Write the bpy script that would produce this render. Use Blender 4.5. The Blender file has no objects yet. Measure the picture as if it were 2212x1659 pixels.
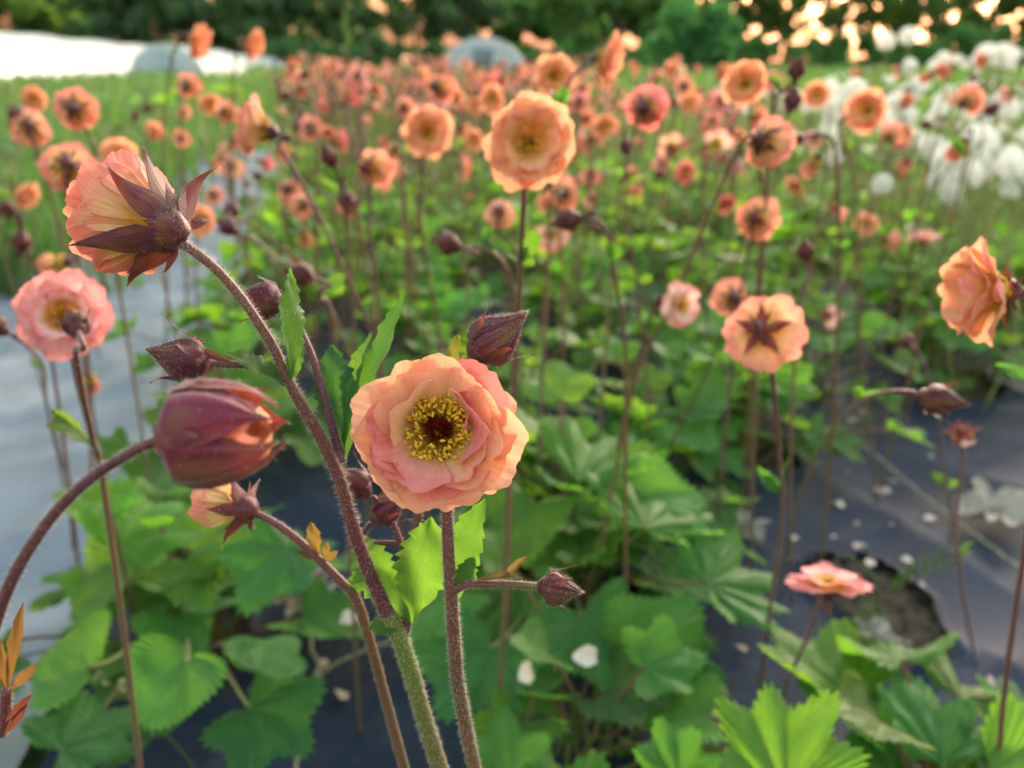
import bpy, math, random
import numpy as np
from mathutils import Vector, Matrix

PI = math.pi
R_ = math.radians
rng = random.Random(7)
nrng = np.random.RandomState(11)
sc = bpy.context.scene
COL = sc.collection

# ------------------------------------------------------------------ camera
CAM_H = 0.46
TILT = R_(22.0)
TX, TY = 0.66, 0.495                       # half-frame tangents
cam_d = bpy.data.cameras.new('camera')
cam = bpy.data.objects.new('camera', cam_d)
COL.objects.link(cam)
cam.location = (0, 0, CAM_H)
cam.rotation_euler = (PI / 2 - TILT, 0, 0)
cam_d.sensor_width = 36.0
cam_d.sensor_fit = 'HORIZONTAL'
cam_d.lens = 18.0 / TX
cam_d.clip_start = 0.01
cam_d.clip_end = 2000.0
cam_d.dof.use_dof = True
cam_d.dof.focus_distance = 0.176
cam_d.dof.aperture_fstop = 11.5
sc.camera = cam

# ------------------------------------------------------------------ world, sun, exposure
SUN_EL, SUN_AZ = R_(8.0), R_(27.0)        # azimuth from +Y towards +X
w = bpy.data.worlds.new('World')
sc.world = w
w.use_nodes = True
wn = w.node_tree
wn.nodes.clear()
wo = wn.nodes.new('ShaderNodeOutputWorld')
wb = wn.nodes.new('ShaderNodeBackground')
sky = wn.nodes.new('ShaderNodeTexSky')
sky.sky_type = 'NISHITA'
sky.sun_disc = False
sky.sun_elevation = SUN_EL
sky.sun_rotation = SUN_AZ
sky.air_density = 3.0
sky.dust_density = 6.0
sky.ozone_density = 4.0
hs = wn.nodes.new('ShaderNodeHueSaturation')
hs.inputs['Saturation'].default_value = 0.78
wn.links.new(sky.outputs[0], hs.inputs['Color'])
wn.links.new(hs.outputs[0], wb.inputs[0])
wb.inputs[1].default_value = 0.12
wn.links.new(wb.outputs[0], wo.inputs[0])

sl = bpy.data.lights.new('sun', 'SUN')
sl.energy = 0.85
sl.angle = R_(35.0)
sl.color = (1.0, 0.88, 0.76)
sun = bpy.data.objects.new('sun', sl)
COL.objects.link(sun)
sd = Vector((math.sin(SUN_AZ) * math.cos(SUN_EL), math.cos(SUN_AZ) * math.cos(SUN_EL), math.sin(SUN_EL)))
sun.rotation_euler = sd.to_track_quat('Z', 'Y').to_euler()
sc.view_settings.view_transform = 'Standard'
sc.view_settings.look = 'None'
sc.view_settings.exposure = 3.95
sc.view_settings.gamma = 1.0
sc.cycles.use_denoising = True
sc.cycles.max_bounces = 7
sc.cycles.diffuse_bounces = 4
sc.cycles.transmission_bounces = 5
sc.cycles.sample_clamp_indirect = 6.0
sc.cycles.use_adaptive_sampling = True
sc.cycles.adaptive_threshold = 0.015

# ------------------------------------------------------------------ photo -> place helpers
CR = cam.rotation_euler.to_matrix()
CP = Vector(cam.location)

def P(px, py, d):
    """point seen at photo position (2212 x 1659 units) at depth d metres"""
    return CP + CR @ Vector(((px - 1106) / 1106 * TX * d, -(py - 829.5) / 829.5 * TY * d, -d))

def G(px, py, z=0.0):
    r = CR @ Vector(((px - 1106) / 1106 * TX, -(py - 829.5) / 829.5 * TY, -1))
    t = (z - CAM_H) / r.z
    return CP + r * t

def face(yaw, pitch, roll=0):
    """direction in which a bloom looks, relative to looking straight at the photographer"""
    y, p = R_(yaw), R_(pitch)
    return (CR @ Vector((math.sin(y) * math.cos(p), math.sin(p), math.cos(y) * math.cos(p)))).normalized()

def size2depth(real, px):
    return real * 1106 / (TX * px)

# row direction of the beds
vp = CR @ Vector(((720 - 1106) / 1106 * TX, -(152 - 829.5) / 829.5 * TY, -1))
ROW = Vector((vp.x, vp.y, 0)).normalized()
LAT = Vector((ROW.y, -ROW.x, 0))           # to the right

def uv2w(u, v, z=0.0):
    q = ROW * u + LAT * v
    return Vector((q.x, q.y, z))

# ------------------------------------------------------------------ mesh collector
class MB:
    def __init__(s):
        s.V = []; s.A = []; s.F = []; s.M = []; s.n = 0
    def add(s, verts, attr, faces, mat=0):
        s.V.append(np.asarray(verts, dtype=float).reshape(-1, 3))
        s.A.append(np.asarray(attr, dtype=float).reshape(-1, 3))
        s.F.extend([tuple(i + s.n for i in f) for f in faces])
        s.M.extend([mat] * len(faces))
        s.n += len(s.V[-1])
    def grid(s, Pt, At, mat=0, closed=False):
        n, m = Pt.shape[:2]
        f = []
        mm = m if closed else m - 1
        for i in range(n - 1):
            for j in range(mm):
                j2 = (j + 1) % m
                f.append((i * m + j, i * m + j2, (i + 1) * m + j2, (i + 1) * m + j))
        s.add(Pt.reshape(-1, 3), At.reshape(-1, 3), f, mat)
    def tube(s, pts, rad, sides=8, mat=0, seed=0.0, cap=True):
        pts = np.asarray([tuple(p) for p in pts], dtype=float)
        n = len(pts)
        rad = np.full(n, rad, dtype=float) if np.isscalar(rad) else np.asarray(rad, dtype=float)
        T = np.gradient(pts, axis=0)
        T /= np.linalg.norm(T, axis=1)[:, None] + 1e-12
        ref = np.array([0.31, 0.17, 0.93]) if abs(T[0][2]) < 0.9 else np.array([1.0, 0.1, 0])
        N = np.cross(T[0], ref); N /= np.linalg.norm(N)
        Pt = np.zeros((n, sides, 3)); At = np.zeros((n, sides, 3))
        s.lastN = []
        for i in range(n):
            N = N - T[i] * np.dot(N, T[i]); N /= np.linalg.norm(N) + 1e-12
            B = np.cross(T[i], N)
            for k in range(sides):
                a = 2 * PI * k / sides
                Pt[i, k] = pts[i] + rad[i] * (math.cos(a) * N + math.sin(a) * B)
                At[i, k] = (k / sides, i / max(1, n - 1), seed)
        s.grid(Pt, At, mat, closed=True)
        if cap:
            b = s.n - n * sides
            s.F.append(tuple(b + k for k in range(sides))[::-1]); s.M.append(mat)
            s.F.append(tuple(b + (n - 1) * sides + k for k in range(sides))); s.M.append(mat)
        return Pt
    def xform(s, M):
        R = np.array(M.to_3x3()); t = np.array(M.translation)
        s.V = [v @ R.T + t for v in s.V]
    def mesh(s, name, mats, offset=None, smooth=True):
        me = bpy.data.meshes.new(name)
        V = np.concatenate(s.V) if s.V else np.zeros((0, 3))
        if offset is not None:
            V = V - np.array(tuple(offset))
        me.from_pydata(V.tolist(), [], s.F)
        A = np.concatenate(s.A)
        at = me.attributes.new('uvp', 'FLOAT_VECTOR', 'POINT')
        at.data.foreach_set('vector', A.astype(np.float32).ravel())
        for m in mats:
            me.materials.append(m)
        me.polygons.foreach_set('material_index', s.M)
        me.polygons.foreach_set('use_smooth', [smooth] * len(me.polygons))
        me.update()
        return me

def obj(name, me, parent=None, mat4=None, color=None, link=True):
    o = bpy.data.objects.new(name, me)
    if link:
        COL.objects.link(o)
    if parent is not None:
        o.parent = parent
    if mat4 is not None:
        o.matrix_local = mat4
    if color is not None:
        o.color = color
    return o

def thing(name, label, cat, loc=(0, 0, 0), group=None):
    o = bpy.data.objects.new(name, None)
    COL.objects.link(o)
    o.location = loc
    o.empty_display_size = 0.02
    return tag(o, label, cat, group)

def tag(o, label, cat=None, group=None, kind=None):
    if label: o['label'] = label
    if cat: o['category'] = cat
    if group: o['group'] = group
    if kind: o['kind'] = kind
    return o

# ------------------------------------------------------------------ node helpers
def newmat(name):
    m = bpy.data.materials.new(name)
    m.use_nodes = True
    nt = m.node_tree
    nt.nodes.clear()
    return m, nt

def N(nt, t, **kw):
    n = nt.nodes.new(t)
    for k, v in kw.items():
        setattr(n, k, v)
    return n

def lk(nt, a, b):
    nt.links.new(a, b)

def ramp(nt, fac, stops, interp='LINEAR'):
    r = N(nt, 'ShaderNodeValToRGB')
    r.color_ramp.interpolation = interp
    e = r.color_ramp.elements
    while len(e) > 1:
        e.remove(e[-1])
    e[0].position = stops[0][0]; e[0].color = (*stops[0][1], 1)
    for p, c in stops[1:]:
        x = e.new(p); x.color = (*c, 1)
    lk(nt, fac, r.inputs[0])
    return r.outputs[0]

def mixc(nt, fac, a, b, mode='MIX'):
    m = N(nt, 'ShaderNodeMix', data_type='RGBA', blend_type=mode)
    for sock, v in ((0, fac), (6, a), (7, b)):
        if isinstance(v, (int, float)):
            m.inputs[sock].default_value = v
        elif isinstance(v, tuple):
            m.inputs[sock].default_value = (*v, 1)
        else:
            lk(nt, v, m.inputs[sock])
    return m.outputs[2]

def math_(nt, op, a, b=None, clamp=False):
    m = N(nt, 'ShaderNodeMath', operation=op)
    m.use_clamp = clamp
    for i, v in enumerate((a, b)):
        if v is None: continue
        if isinstance(v, (int, float)): m.inputs[i].default_value = v
        else: lk(nt, v, m.inputs[i])
    return m.outputs[0]

def noise(nt, vec, scale, detail=3, rough=0.5):
    n = N(nt, 'ShaderNodeTexNoise')
    n.inputs['Scale'].default_value = scale
    n.inputs['Detail'].default_value = detail
    n.inputs['Roughness'].default_value = rough
    if vec is not None: lk(nt, vec, n.inputs['Vector'])
    return n.outputs['Fac']

def uvp(nt):
    a = N(nt, 'ShaderNodeAttribute', attribute_name='uvp')
    s = N(nt, 'ShaderNodeSeparateXYZ')
    lk(nt, a.outputs['Vector'], s.inputs[0])
    return a.outputs['Vector'], s.outputs[0], s.outputs[1], s.outputs[2]

def vscale(nt, vec, sx, sy, sz):
    m = N(nt, 'ShaderNodeVectorMath', operation='MULTIPLY')
    lk(nt, vec, m.inputs[0]); m.inputs[1].default_value = (sx, sy, sz)
    return m.outputs[0]

def finish(nt, color, rough=0.6, spec=0.3, trans=0.0, tcol=None, bump=None, bstr=0.3, bdist=0.001, sheen=0.0):
    out = N(nt, 'ShaderNodeOutputMaterial')
    b = N(nt, 'ShaderNodeBsdfPrincipled')
    if isinstance(color, tuple): b.inputs['Base Color'].default_value = (*color, 1)
    else: lk(nt, color, b.inputs['Base Color'])
    if isinstance(rough, (int, float)): b.inputs['Roughness'].default_value = rough
    else: lk(nt, rough, b.inputs['Roughness'])
    b.inputs['Specular IOR Level'].default_value = spec
    if sheen:
        b.inputs['Sheen Weight'].default_value = sheen
        b.inputs['Sheen Roughness'].default_value = 0.4
    if bump is not None:
        bp = N(nt, 'ShaderNodeBump')
        bp.inputs['Strength'].default_value = bstr
        bp.inputs['Distance'].default_value = bdist
        lk(nt, bump, bp.inputs['Height'])
        lk(nt, bp.outputs[0], b.inputs['Normal'])
    if trans > 0:
        t = N(nt, 'ShaderNodeBsdfTranslucent')
        tc = tcol if tcol is not None else color
        if isinstance(tc, tuple): t.inputs[0].default_value = (*tc, 1)
        else: lk(nt, tc, t.inputs[0])
        mx = N(nt, 'ShaderNodeMixShader')
        mx.inputs[0].default_value = trans
        lk(nt, b.outputs[0], mx.inputs[1]); lk(nt, t.outputs[0], mx.inputs[2])
        lk(nt, mx.outputs[0], out.inputs[0])
    else:
        lk(nt, b.outputs[0], out.inputs[0])
    return b

# ------------------------------------------------------------------ materials
def mat_petal():
    m, nt = newmat('petal')
    vec, u, v, s = uvp(nt)
    oi = N(nt, 'ShaderNodeObjectInfo')
    # veins fan out from the claw: fine along u, slow along v
    vv = vscale(nt, vec, 15.0, 1.1, 7.0)
    ve = noise(nt, vv, 1.5, 4, 0.65)
    patch = noise(nt, vscale(nt, vec, 1.6, 1.8, 9.0), 1.3, 2)
    al = oi.outputs['Alpha']
    base = mixc(nt, ramp(nt, v, [(0.0, (0, 0, 0)), (0.12, (0.05,) * 3), (0.45, (1, 1, 1))]), (0.70, 0.42, 0.06), oi.outputs['Color'])
    # warm yellow patches and pink blush
    yel = mixc(nt, 0.55, oi.outputs['Color'], (0.95, 0.68, 0.30))
    c = mixc(nt, math_(nt, 'MULTIPLY', al, ramp(nt, patch, [(0.42, (0, 0, 0)), (0.60, (1.0,) * 3)])), base, yel)
    c = mixc(nt, ramp(nt, v, [(0.0, (1, 1, 1)), (0.25, (.7,) * 3), (0.52, (0, 0, 0))]), c, (0.76, 0.42, 0.035))
    pf = math_(nt, 'ADD', math_(nt, 'MULTIPLY', v, 0.75), math_(nt, 'MULTIPLY', patch, 0.7))
    pink = mixc(nt, 0.78, oi.outputs['Color'], (0.88, 0.20, 0.25))
    c = mixc(nt, ramp(nt, pf, [(0.84, (0, 0, 0)), (1.08, (0.85,) * 3)]), c, pink)
    # the very margin of the petal
    c = mixc(nt, ramp(nt, v, [(0.9, (0, 0, 0)), (1.0, (0.35,) * 3)]), c, (0.88, 0.22, 0.24))
    c = mixc(nt, ramp(nt, ve, [(0.44, (0.0,) * 3), (0.70, (0.62,) * 3)]), c, (0.80, 0.20, 0.13))
    geo = N(nt, 'ShaderNodeNewGeometry')
    back = mixc(nt, math_(nt, 'MULTIPLY', math_(nt, 'MULTIPLY', geo.outputs['Backfacing'], al), 0.35), c, (0.90, 0.62, 0.28))
    tc = mixc(nt, math_(nt, 'MULTIPLY', al, .3), back, (0.98, 0.60, 0.30))
    finish(nt, back, 0.62, 0.2, 0.42, tc, bump=ve, bstr=0.8, bdist=0.0008, sheen=0.15)
    return m

def mat_calyx(name='calyx', cols=((0.042, 0.008, 0.018), (0.088, 0.015, 0.028), (0.18, 0.052, 0.060)), sheen=0.15):
    m, nt = newmat(name)
    vec, u, v, s = uvp(nt)
    oi = N(nt, 'ShaderNodeObjectInfo')
    st = noise(nt, vscale(nt, vec, 11.0, 1.0, 5.0), 1.5, 3, 0.6)
    pt = noise(nt, vscale(nt, vec, 1.5, 1.5, 11.0), 1.6, 2)
    c = ramp(nt, st, [(0.3, cols[0]), (0.5, cols[1]), (0.75, cols[2])])
    gr = mixc(nt, ramp(nt, pt, [(0.45, (0, 0, 0)), (0.7, (0.7,) * 3)]), c, (0.17, 0.10, 0.03))
    hue = N(nt, 'ShaderNodeHueSaturation')
    lk(nt, gr, hue.inputs['Color'])
    hue.inputs['Hue'].default_value = 0.49
    c2 = mixc(nt, 0.35, hue.outputs[0], oi.outputs['Color'], 'MULTIPLY')
    finish(nt, c2, 0.55, 0.3, 0.18, (0.45, 0.08, 0.04), bump=st, bstr=0.6, bdist=0.0005, sheen=sheen)
    return m

def mat_stem(name, c0, c1, trans=0.0):
    m, nt = newmat(name)
    vec, u, v, s = uvp(nt)
    tc = N(nt, 'ShaderNodeTexCoord')
    n1 = noise(nt, vscale(nt, vec, 7.0, 3.0, 1.0), 2.0, 3)
    n2 = noise(nt, tc.outputs['Object'], 900.0, 2)
    c = mixc(nt, ramp(nt, v, [(0.25, (0, 0, 0)), (0.95, (1, 1, 1))]), c0, c1)
    c = mixc(nt, ramp(nt, n1, [(0.35, (0, 0, 0)), (0.75, (0.35,) * 3)]), c, (0.24, 0.07, 0.04))
    finish(nt, c, 0.55, 0.35, 0, None, bump=n2, bstr=0.35, bdist=0.0003, sheen=0.2)
    return m

def mat_leaf(name, base, dark, tcol, trans=0.38, veins=9.0):
    m, nt = newmat(name)
    vec, u, v, s = uvp(nt)
    oi = N(nt, 'ShaderNodeObjectInfo')
    # u = angle across the blade (0..1), v = distance from base; ribs radiate
    w_ = N(nt, 'ShaderNodeMath', operation='SINE')
    lk(nt, math_(nt, 'MULTIPLY', u, veins * 2 * PI), w_.inputs[0])
    rib = ramp(nt, w_.outputs[0], [(0.90, (0, 0, 0)), (1.0, (1, 1, 1))])
    vor = N(nt, 'ShaderNodeTexVoronoi', feature='DISTANCE_TO_EDGE')
    lk(nt, vscale(nt, vec, 16.0, 9.0, 1.0), vor.inputs['Vector'])
    vor.inputs['Scale'].default_value = 1.6
    net = ramp(nt, vor.outputs['Distance'], [(0.0, (0, 0, 0)), (0.12, (1, 1, 1))])
    pt = noise(nt, vscale(nt, vec, 2.0, 2.0, 13.0), 1.7, 3)
    c = mixc(nt, pt, dark, base)
    c = mixc(nt, math_(nt, 'MULTIPLY', rib, 0.55), c, (0.20, 0.32, 0.10))
    c = mixc(nt, ramp(nt, net, [(0.0, (0.5,) * 3), (1.0, (0.0,) * 3)]), c, (0.02, 0.07, 0.015))
    sp = noise(nt, vscale(nt, vec, 5.0, 4.0, 31.0), 1.9, 4, .7)
    c = mixc(nt, ramp(nt, sp, [(0.66, (0, 0, 0)), (0.76, (.8,) * 3)]), c, (0.26, 0.17, 0.05))
    c = mixc(nt, 1.0, c, oi.outputs['Color'], 'MULTIPLY')
    t2 = mixc(nt, 1.0, tcol, oi.outputs['Color'], 'MULTIPLY')
    hgt = math_(nt, 'ADD', math_(nt, 'MULTIPLY', net, 0.4), math_(nt, 'MULTIPLY', rib, -1.0))
    finish(nt, c, 0.5, 0.3, trans, t2, bump=hgt, bstr=0.9, bdist=0.0014, sheen=0.12)
    return m

def mat_simple(name, col, rough=0.6, spec=0.3, trans=0, tcol=None, var=0.25, scale=200.0, sheen=0):
    m, nt = newmat(name)
    tc = N(nt, 'ShaderNodeTexCoord')
    n = noise(nt, tc.outputs['Object'], scale, 3)
    d = tuple(c * (1 - var) for c in col); l = tuple(min(1, c * (1 + var)) for c in col)
    c = ramp(nt, n, [(0.3, d), (0.7, l)])
    finish(nt, c, rough, spec, trans, tcol, bump=n, bstr=0.3, bdist=0.1 / scale, sheen=sheen)
    return m

M_PETAL = mat_petal()
M_CALYX = mat_calyx()
M_STEM = mat_stem('stem_red', (0.105, 0.026, 0.034), (0.13, 0.090, 0.032))
M_STEMP = mat_stem('stem_purple', (0.080, 0.016, 0.038), (0.115, 0.040, 0.034))
M_STEMG = mat_stem('stem_green', (0.11, 0.17, 0.03), (0.14, 0.05, 0.035))
M_HAIR = mat_simple('hair', (0.70, 0.60, 0.58), 0.5, 0.3, 0.45, (0.9, 0.82, 0.78), 0.05)
M_LEAF = mat_leaf('leaf', (0.090, 0.235, 0.042), (0.048, 0.155, 0.038), (0.26, 0.58, 0.05), 0.40, 7.0)
M_BRACT = mat_leaf('bract', (0.085, 0.22, 0.035), (0.05, 0.15, 0.03), (0.24, 0.50, 0.04), 0.42, 5.0)
M_BRACTO = mat_leaf('young_leaf', (0.27, 0.12, 0.03), (0.20, 0.05, 0.03), (0.45, 0.22, 0.04), 0.35, 5.0)
M_ANTH = mat_simple('anther', (0.92, 0.54, 0.05), 0.6, 0.2, 0.3, (0.9, 0.5, 0.05), 0.3, 900)
M_FIL = mat_simple('filament', (0.86, 0.54, 0.07), 0.5, 0.2, 0.3, (0.8, 0.5, 0.05), 0.2, 900)
M_PIST = mat_simple('pistil', (0.34, 0.040, 0.018), 0.5, 0.3, 0.25, (0.5, 0.05, 0.02), 0.3, 900)
M_DISC = mat_simple('disc', (0.80, 0.54, 0.07), 0.7, 0.2, 0, None, 0.3, 700)

# ------------------------------------------------------------------ organs
def spline(ctrl, n):
    """Catmull-Rom through control points"""
    c = [Vector(p) for p in ctrl]
    c = [c[0] * 2 - c[1]] + c + [c[-1] * 2 - c[-2]]
    out = []
    segs = len(c) - 3
    for i in range(n):
        t = i / (n - 1) * segs
        k = min(int(t), segs - 1); f = t - k
        p0, p1, p2, p3 = c[k:k + 4]
        out.append(0.5 * ((2 * p1) + (p2 - p0) * f + (2 * p0 - 5 * p1 + 4 * p2 - p3) * f * f + (3 * p1 - p0 - 3 * p2 + p3) * f ** 3))
    return out

def petal(mb, L, W, az, el0, el1, cup=0.15, ruf=0.06, seed=0, r0=0.0025, nu=13, nv=9, mat=0, z0=0.0, roll=0.0, curl=0.0, twist=0.0, power=1.0):
    r = np.random.RandomState(int(seed) + 77)
    ph = r.rand(10) * 6.28
    u = np.linspace(-1, 1, nu)[None, :]
    v = np.linspace(0, 1, nv)[:, None]
    wv = W / 2 * (0.14 + 0.86 * v ** 0.72)
    wv = wv * (1 - 0.20 * np.clip((v - 0.7) / 0.3, 0, 1) ** 2)
    Ru = 1 - 0.30 * np.abs(u) ** 2.8 + 0.030 * np.sin(4.2 * u + ph[0]) + 0.020 * np.sin(9 * u + ph[1]) + 0.007 * np.sin(21 * u + ph[2]) + 0.004 * np.sin(41 * u + ph[7])
    Ru = Ru - 0.05 * np.exp(-((u - 0.3 * (r.rand() - 0.5)) / 0.12) ** 2)
    s = v * Ru                                   # distance along the petal
    x = wv * u
    # bend of the centre line
    k = 40
    tt = np.linspace(0, 1.1, k)
    e = R_(el0) + (R_(el1) - R_(el0)) * np.clip(tt, 0, 1) ** power + R_(curl) * np.clip(tt - 0.72, 0, 1) / 0.28
    cr = np.concatenate([[0], np.cumsum(np.cos(e[:-1]) * (tt[1] - tt[0]))]) * L
    cz = np.concatenate([[0], np.cumsum(np.sin(e[:-1]) * (tt[1] - tt[0]))]) * L
    rad = np.interp(s, tt, cr); z = np.interp(s, tt, cz); ee = np.interp(s, tt, e)
    h = cup * W * (u ** 2) * v
    h = h + ruf * L * v ** 1.6 * (np.sin(2.7 * u + ph[3] + v) + 0.42 * np.sin(5.6 * u + ph[4] + 2 * v) + 0.10 * np.sin(13 * u + ph[5] + 3 * v))
    h = h + 0.010 * L * np.sin(9 * u + 6 * v + ph[6]) * v + 0.0060 * L * np.sin(27 * u + ph[8] + 2 * v) * v
    h = h + twist * u * W * v
    rad = rad - np.sin(ee) * h
    z = z + np.cos(ee) * h
    xx = x
    a = R_(az)
    # radial direction -> (cos a, sin a)
    X = (r0 + rad) * math.cos(a) - xx * math.sin(a)
    Y = (r0 + rad) * math.sin(a) + xx * math.cos(a)
    Pt = np.stack([X, Y, z + z0 + 0 * X], -1)
    At = np.stack([np.broadcast_to(u * 0.5 + 0.5, X.shape), np.broadcast_to(v, X.shape), np.full(X.shape, (seed % 17) * 0.37)], -1)
    mb.grid(Pt, At, mat)

SEP = ([0, .2, .4, .6, .8, .92, 1], [.62, 1, .88, .55, .25, .10, .02])

def sepal(mb, L, W, az, el0, el1, curl=0, seed=0, r0=0.004, z0=0.0, nu=7, nv=10, mat=0, fold=0.18, sway=0.0):
    """el measured like petals: 0 lies in the bloom's plane, negative bends to the back"""
    r = np.random.RandomState(int(seed) + 5)
    ph = r.rand(4) * 6.28
    u = np.linspace(-1, 1, nu)[None, :]; v = np.linspace(0, 1, nv)[:, None]
    wv = W / 2 * np.interp(v, SEP[0], SEP[1])
    k = 40; tt = np.linspace(0, 1, k)
    e = R_(el0) + (R_(el1) - R_(el0)) * tt + R_(curl) * np.clip(tt - 0.6, 0, 1) / 0.4
    cr = np.concatenate([[0], np.cumsum(np.cos(e[:-1]) / (k - 1))]) * L
    cz = np.concatenate([[0], np.cumsum(np.sin(e[:-1]) / (k - 1))]) * L
    rad = np.interp(v, tt, cr) + 0 * u; z = np.interp(v, tt, cz) + 0 * u; ee = np.interp(v, tt, e) + 0 * u
    x = wv * u + sway * L * v ** 2 + 0.02 * L * np.sin(5 * v + ph[0])
    h = fold * wv * np.abs(u) ** 1.5 + 0.02 * L * np.sin(4 * v + ph[1]) * u
    rad = rad - np.sin(ee) * h; z = z + np.cos(ee) * h
    a = R_(az)
    X = (r0 + rad) * math.cos(a) - x * math.sin(a)
    Y = (r0 + rad) * math.sin(a) + x * math.cos(a)
    Pt = np.stack([X, Y, z + z0], -1)
    At = np.stack([np.broadcast_to(u * 0.5 + 0.5, X.shape), np.broadcast_to(v, X.shape), np.full(X.shape, (seed % 13) * 0.41)], -1)
    mb.grid(Pt, At, mat)
    return Pt

def dome(mb, r, z_top, z_bot, mat=0, n=8, m=14, seed=0, bulge=1.0):
    """receptacle: rounded cup from the rim (z_top) to the stalk (z_bot)"""
    Pt = np.zeros((n, m, 3)); At = np.zeros((n, m, 3))
    for i in range(n):
        t = i / (n - 1)
        rr = r * (math.sin(PI * (0.5 + 0.44 * t)) ** 0.8 * bulge if t > 0 else 1.0)
        rr = max(rr, 0.0009)
        for k in range(m):
            a = 2 * PI * k / m
            lob = 1 + 0.07 * math.cos(5 * a + seed)
            Pt[i, k] = (rr * lob * math.cos(a), rr * lob * math.sin(a), z_top + (z_bot - z_top) * t)
            At[i, k] = (k / m, t, seed * 0.3)
    mb.grid(Pt, At, mat, closed=True)
    mb.F.append(tuple(mb.n - m + k for k in range(m))); mb.M.append(mat)
    return Pt

def hairs(mb, Pts, Nrm, length, width, count, mat=0, seed=0, droop=0.0):
    """short pale hairs: thin three-sided spikes on given surface points"""
    r = np.random.RandomState(seed)
    Pts = np.asarray(Pts).reshape(-1, 3); Nrm = np.asarray(Nrm).reshape(-1, 3)
    ix = r.randint(0, len(Pts), count)
    V = []; F = []
    for q, i in enumerate(ix):
        p = Pts[i] + r.normal(0, length * 0.25, 3) * 0.6
        n = Nrm[i] + r.normal(0, 0.35, 3)
        n /= np.linalg.norm(n) + 1e-9
        t = np.cross(n, r.normal(0, 1, 3)); t /= np.linalg.norm(t) + 1e-9
        b = np.cross(n, t)
        L = length * (0.5 + 0.8 * r.rand())
        base = p - n * length * 0.12
        V += [base + t * width, base - t * width * 0.5 + b * width * 0.87, base - t * width * 0.5 - b * width * 0.87, base + n * L]
        o = q * 4
        F += [(o, o + 1, o + 3), (o + 1, o + 2, o + 3), (o + 2, o, o + 3)]
    mb.add(np.array(V), np.tile([0.5, 0.5, 0.5], (len(V), 1)), F, mat)

def tube_hairs(mb, pts, rad, count, length, width=0.00006, mat=1, seed=0):
    pts = np.asarray([tuple(p) for p in pts]); n = len(pts)
    rad = np.full(n, rad) if np.isscalar(rad) else np.asarray(rad)
    T = np.gradient(pts, axis=0); T /= np.linalg.norm(T, axis=1)[:, None]
    r = np.random.RandomState(seed)
    PP = []; NN = []
    for q in range(count):
        t = r.rand() * (n - 1); i = min(int(t), n - 2); f = t - i
        c = pts[i] * (1 - f) + pts[i + 1] * f; ra = rad[i] * (1 - f) + rad[i + 1] * f
        nn = np.cross(T[i], r.normal(0, 1, 3)); nn /= np.linalg.norm(nn)
        PP.append(c + nn * ra); NN.append(nn)
    r2 = np.random.RandomState(seed + 1)
    V = []; F = []
    for q, (p, nn) in enumerate(zip(PP, NN)):
        d = nn + r2.normal(0, 0.28, 3); d /= np.linalg.norm(d)
        t = np.cross(d, [0.3, 0.5, 0.8]); t /= np.linalg.norm(t); b = np.cross(d, t)
        L = length * (0.4 + 0.9 * r2.rand())
        base = p - nn * 0.0001
        V += [base + t * width, base - t * width * 0.5 + b * width * 0.87, base - t * width * 0.5 - b * width * 0.87, base + d * L]
        o = q * 4
        F += [(o, o + 1, o + 3), (o + 1, o + 2, o + 3), (o + 2, o, o + 3)]
    mb.add(np.array(V), np.tile([0.5, 0.5, 0.5], (len(V), 1)), F, mat)

def blob(mb, c, rx, ry, rz, ax, mat=0, n=5, m=6):
    """small ellipsoid with its long axis along ax"""
    ax = Vector(ax).normalized()
    q = ax.to_track_quat('Z', 'Y').to_matrix()
    Pt = np.zeros((n, m, 3)); At = np.zeros((n, m, 3))
    for i in range(n):
        th = PI * (0.04 + 0.92 * i / (n - 1))
        for k in range(m):
            a = 2 * PI * k / m
            p = q @ Vector((rx * math.sin(th) * math.cos(a), ry * math.sin(th) * math.sin(a), rz * math.cos(th)))
            Pt[i, k] = (c[0] + p.x, c[1] + p.y, c[2] + p.z)
            At[i, k] = (k / m, i / (n - 1), 0.2)
    mb.grid(Pt, At, mat, closed=True)

def stamens(mb, count, rin, rout, h, scale=1.0, seed=0, mats=(0, 1), sides=4):
    r = random.Random(seed)
    for k in range(count):
        a = r.random() * 2 * PI
        q = math.sqrt(r.random())
        rr = rin + (rout - rin) * q
        b0 = Vector((math.cos(a) * rin * 0.9, math.sin(a) * rin * 0.9, 0.0))
        top = Vector((math.cos(a) * rr, math.sin(a) * rr, h * (0.35 + 0.9 * r.random()) * (1.1 - 0.4 * q)))
        mid = (b0 + top) / 2 + Vector((math.cos(a), math.sin(a), 0)) * (-0.0004) + Vector((r.uniform(-1, 1), r.uniform(-1, 1), 0)) * 0.0004
        mb.tube(spline([b0, mid, top], 5), 0.00013 * scale, sides, mats[0], cap=False)
        d = Vector((r.uniform(-1, 1), r.uniform(-1, 1), r.uniform(-0.3, 1))).normalized()
        blob(mb, top, 0.00032 * scale, 0.00026 * scale, 0.00058 * scale, d, mats[1], 5, 6)

def pistils(mb, count, rad, h, seed=0, mat=0, w=0.00011):
    r = random.Random(seed)
    for k in range(count):
        a = r.random() * 2 * PI; q = math.sqrt(r.random())
        b = Vector((math.cos(a) * rad * q * 0.6, math.sin(a) * rad * q * 0.6, 0.0012))
        t = Vector((math.cos(a) * rad * q * 1.5, math.sin(a) * rad * q * 1.5, h * (1.15 - 0.45 * q) * r.uniform(0.85, 1.1)))
        m = (b + t) / 2 + Vector((r.uniform(-1, 1), r.uniform(-1, 1), 0)) * 0.0003
        mb.tube(spline([b, m, t], 5), [w, w, w, w * 0.9, w * 0.6], 4, mat, cap=False)

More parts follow.
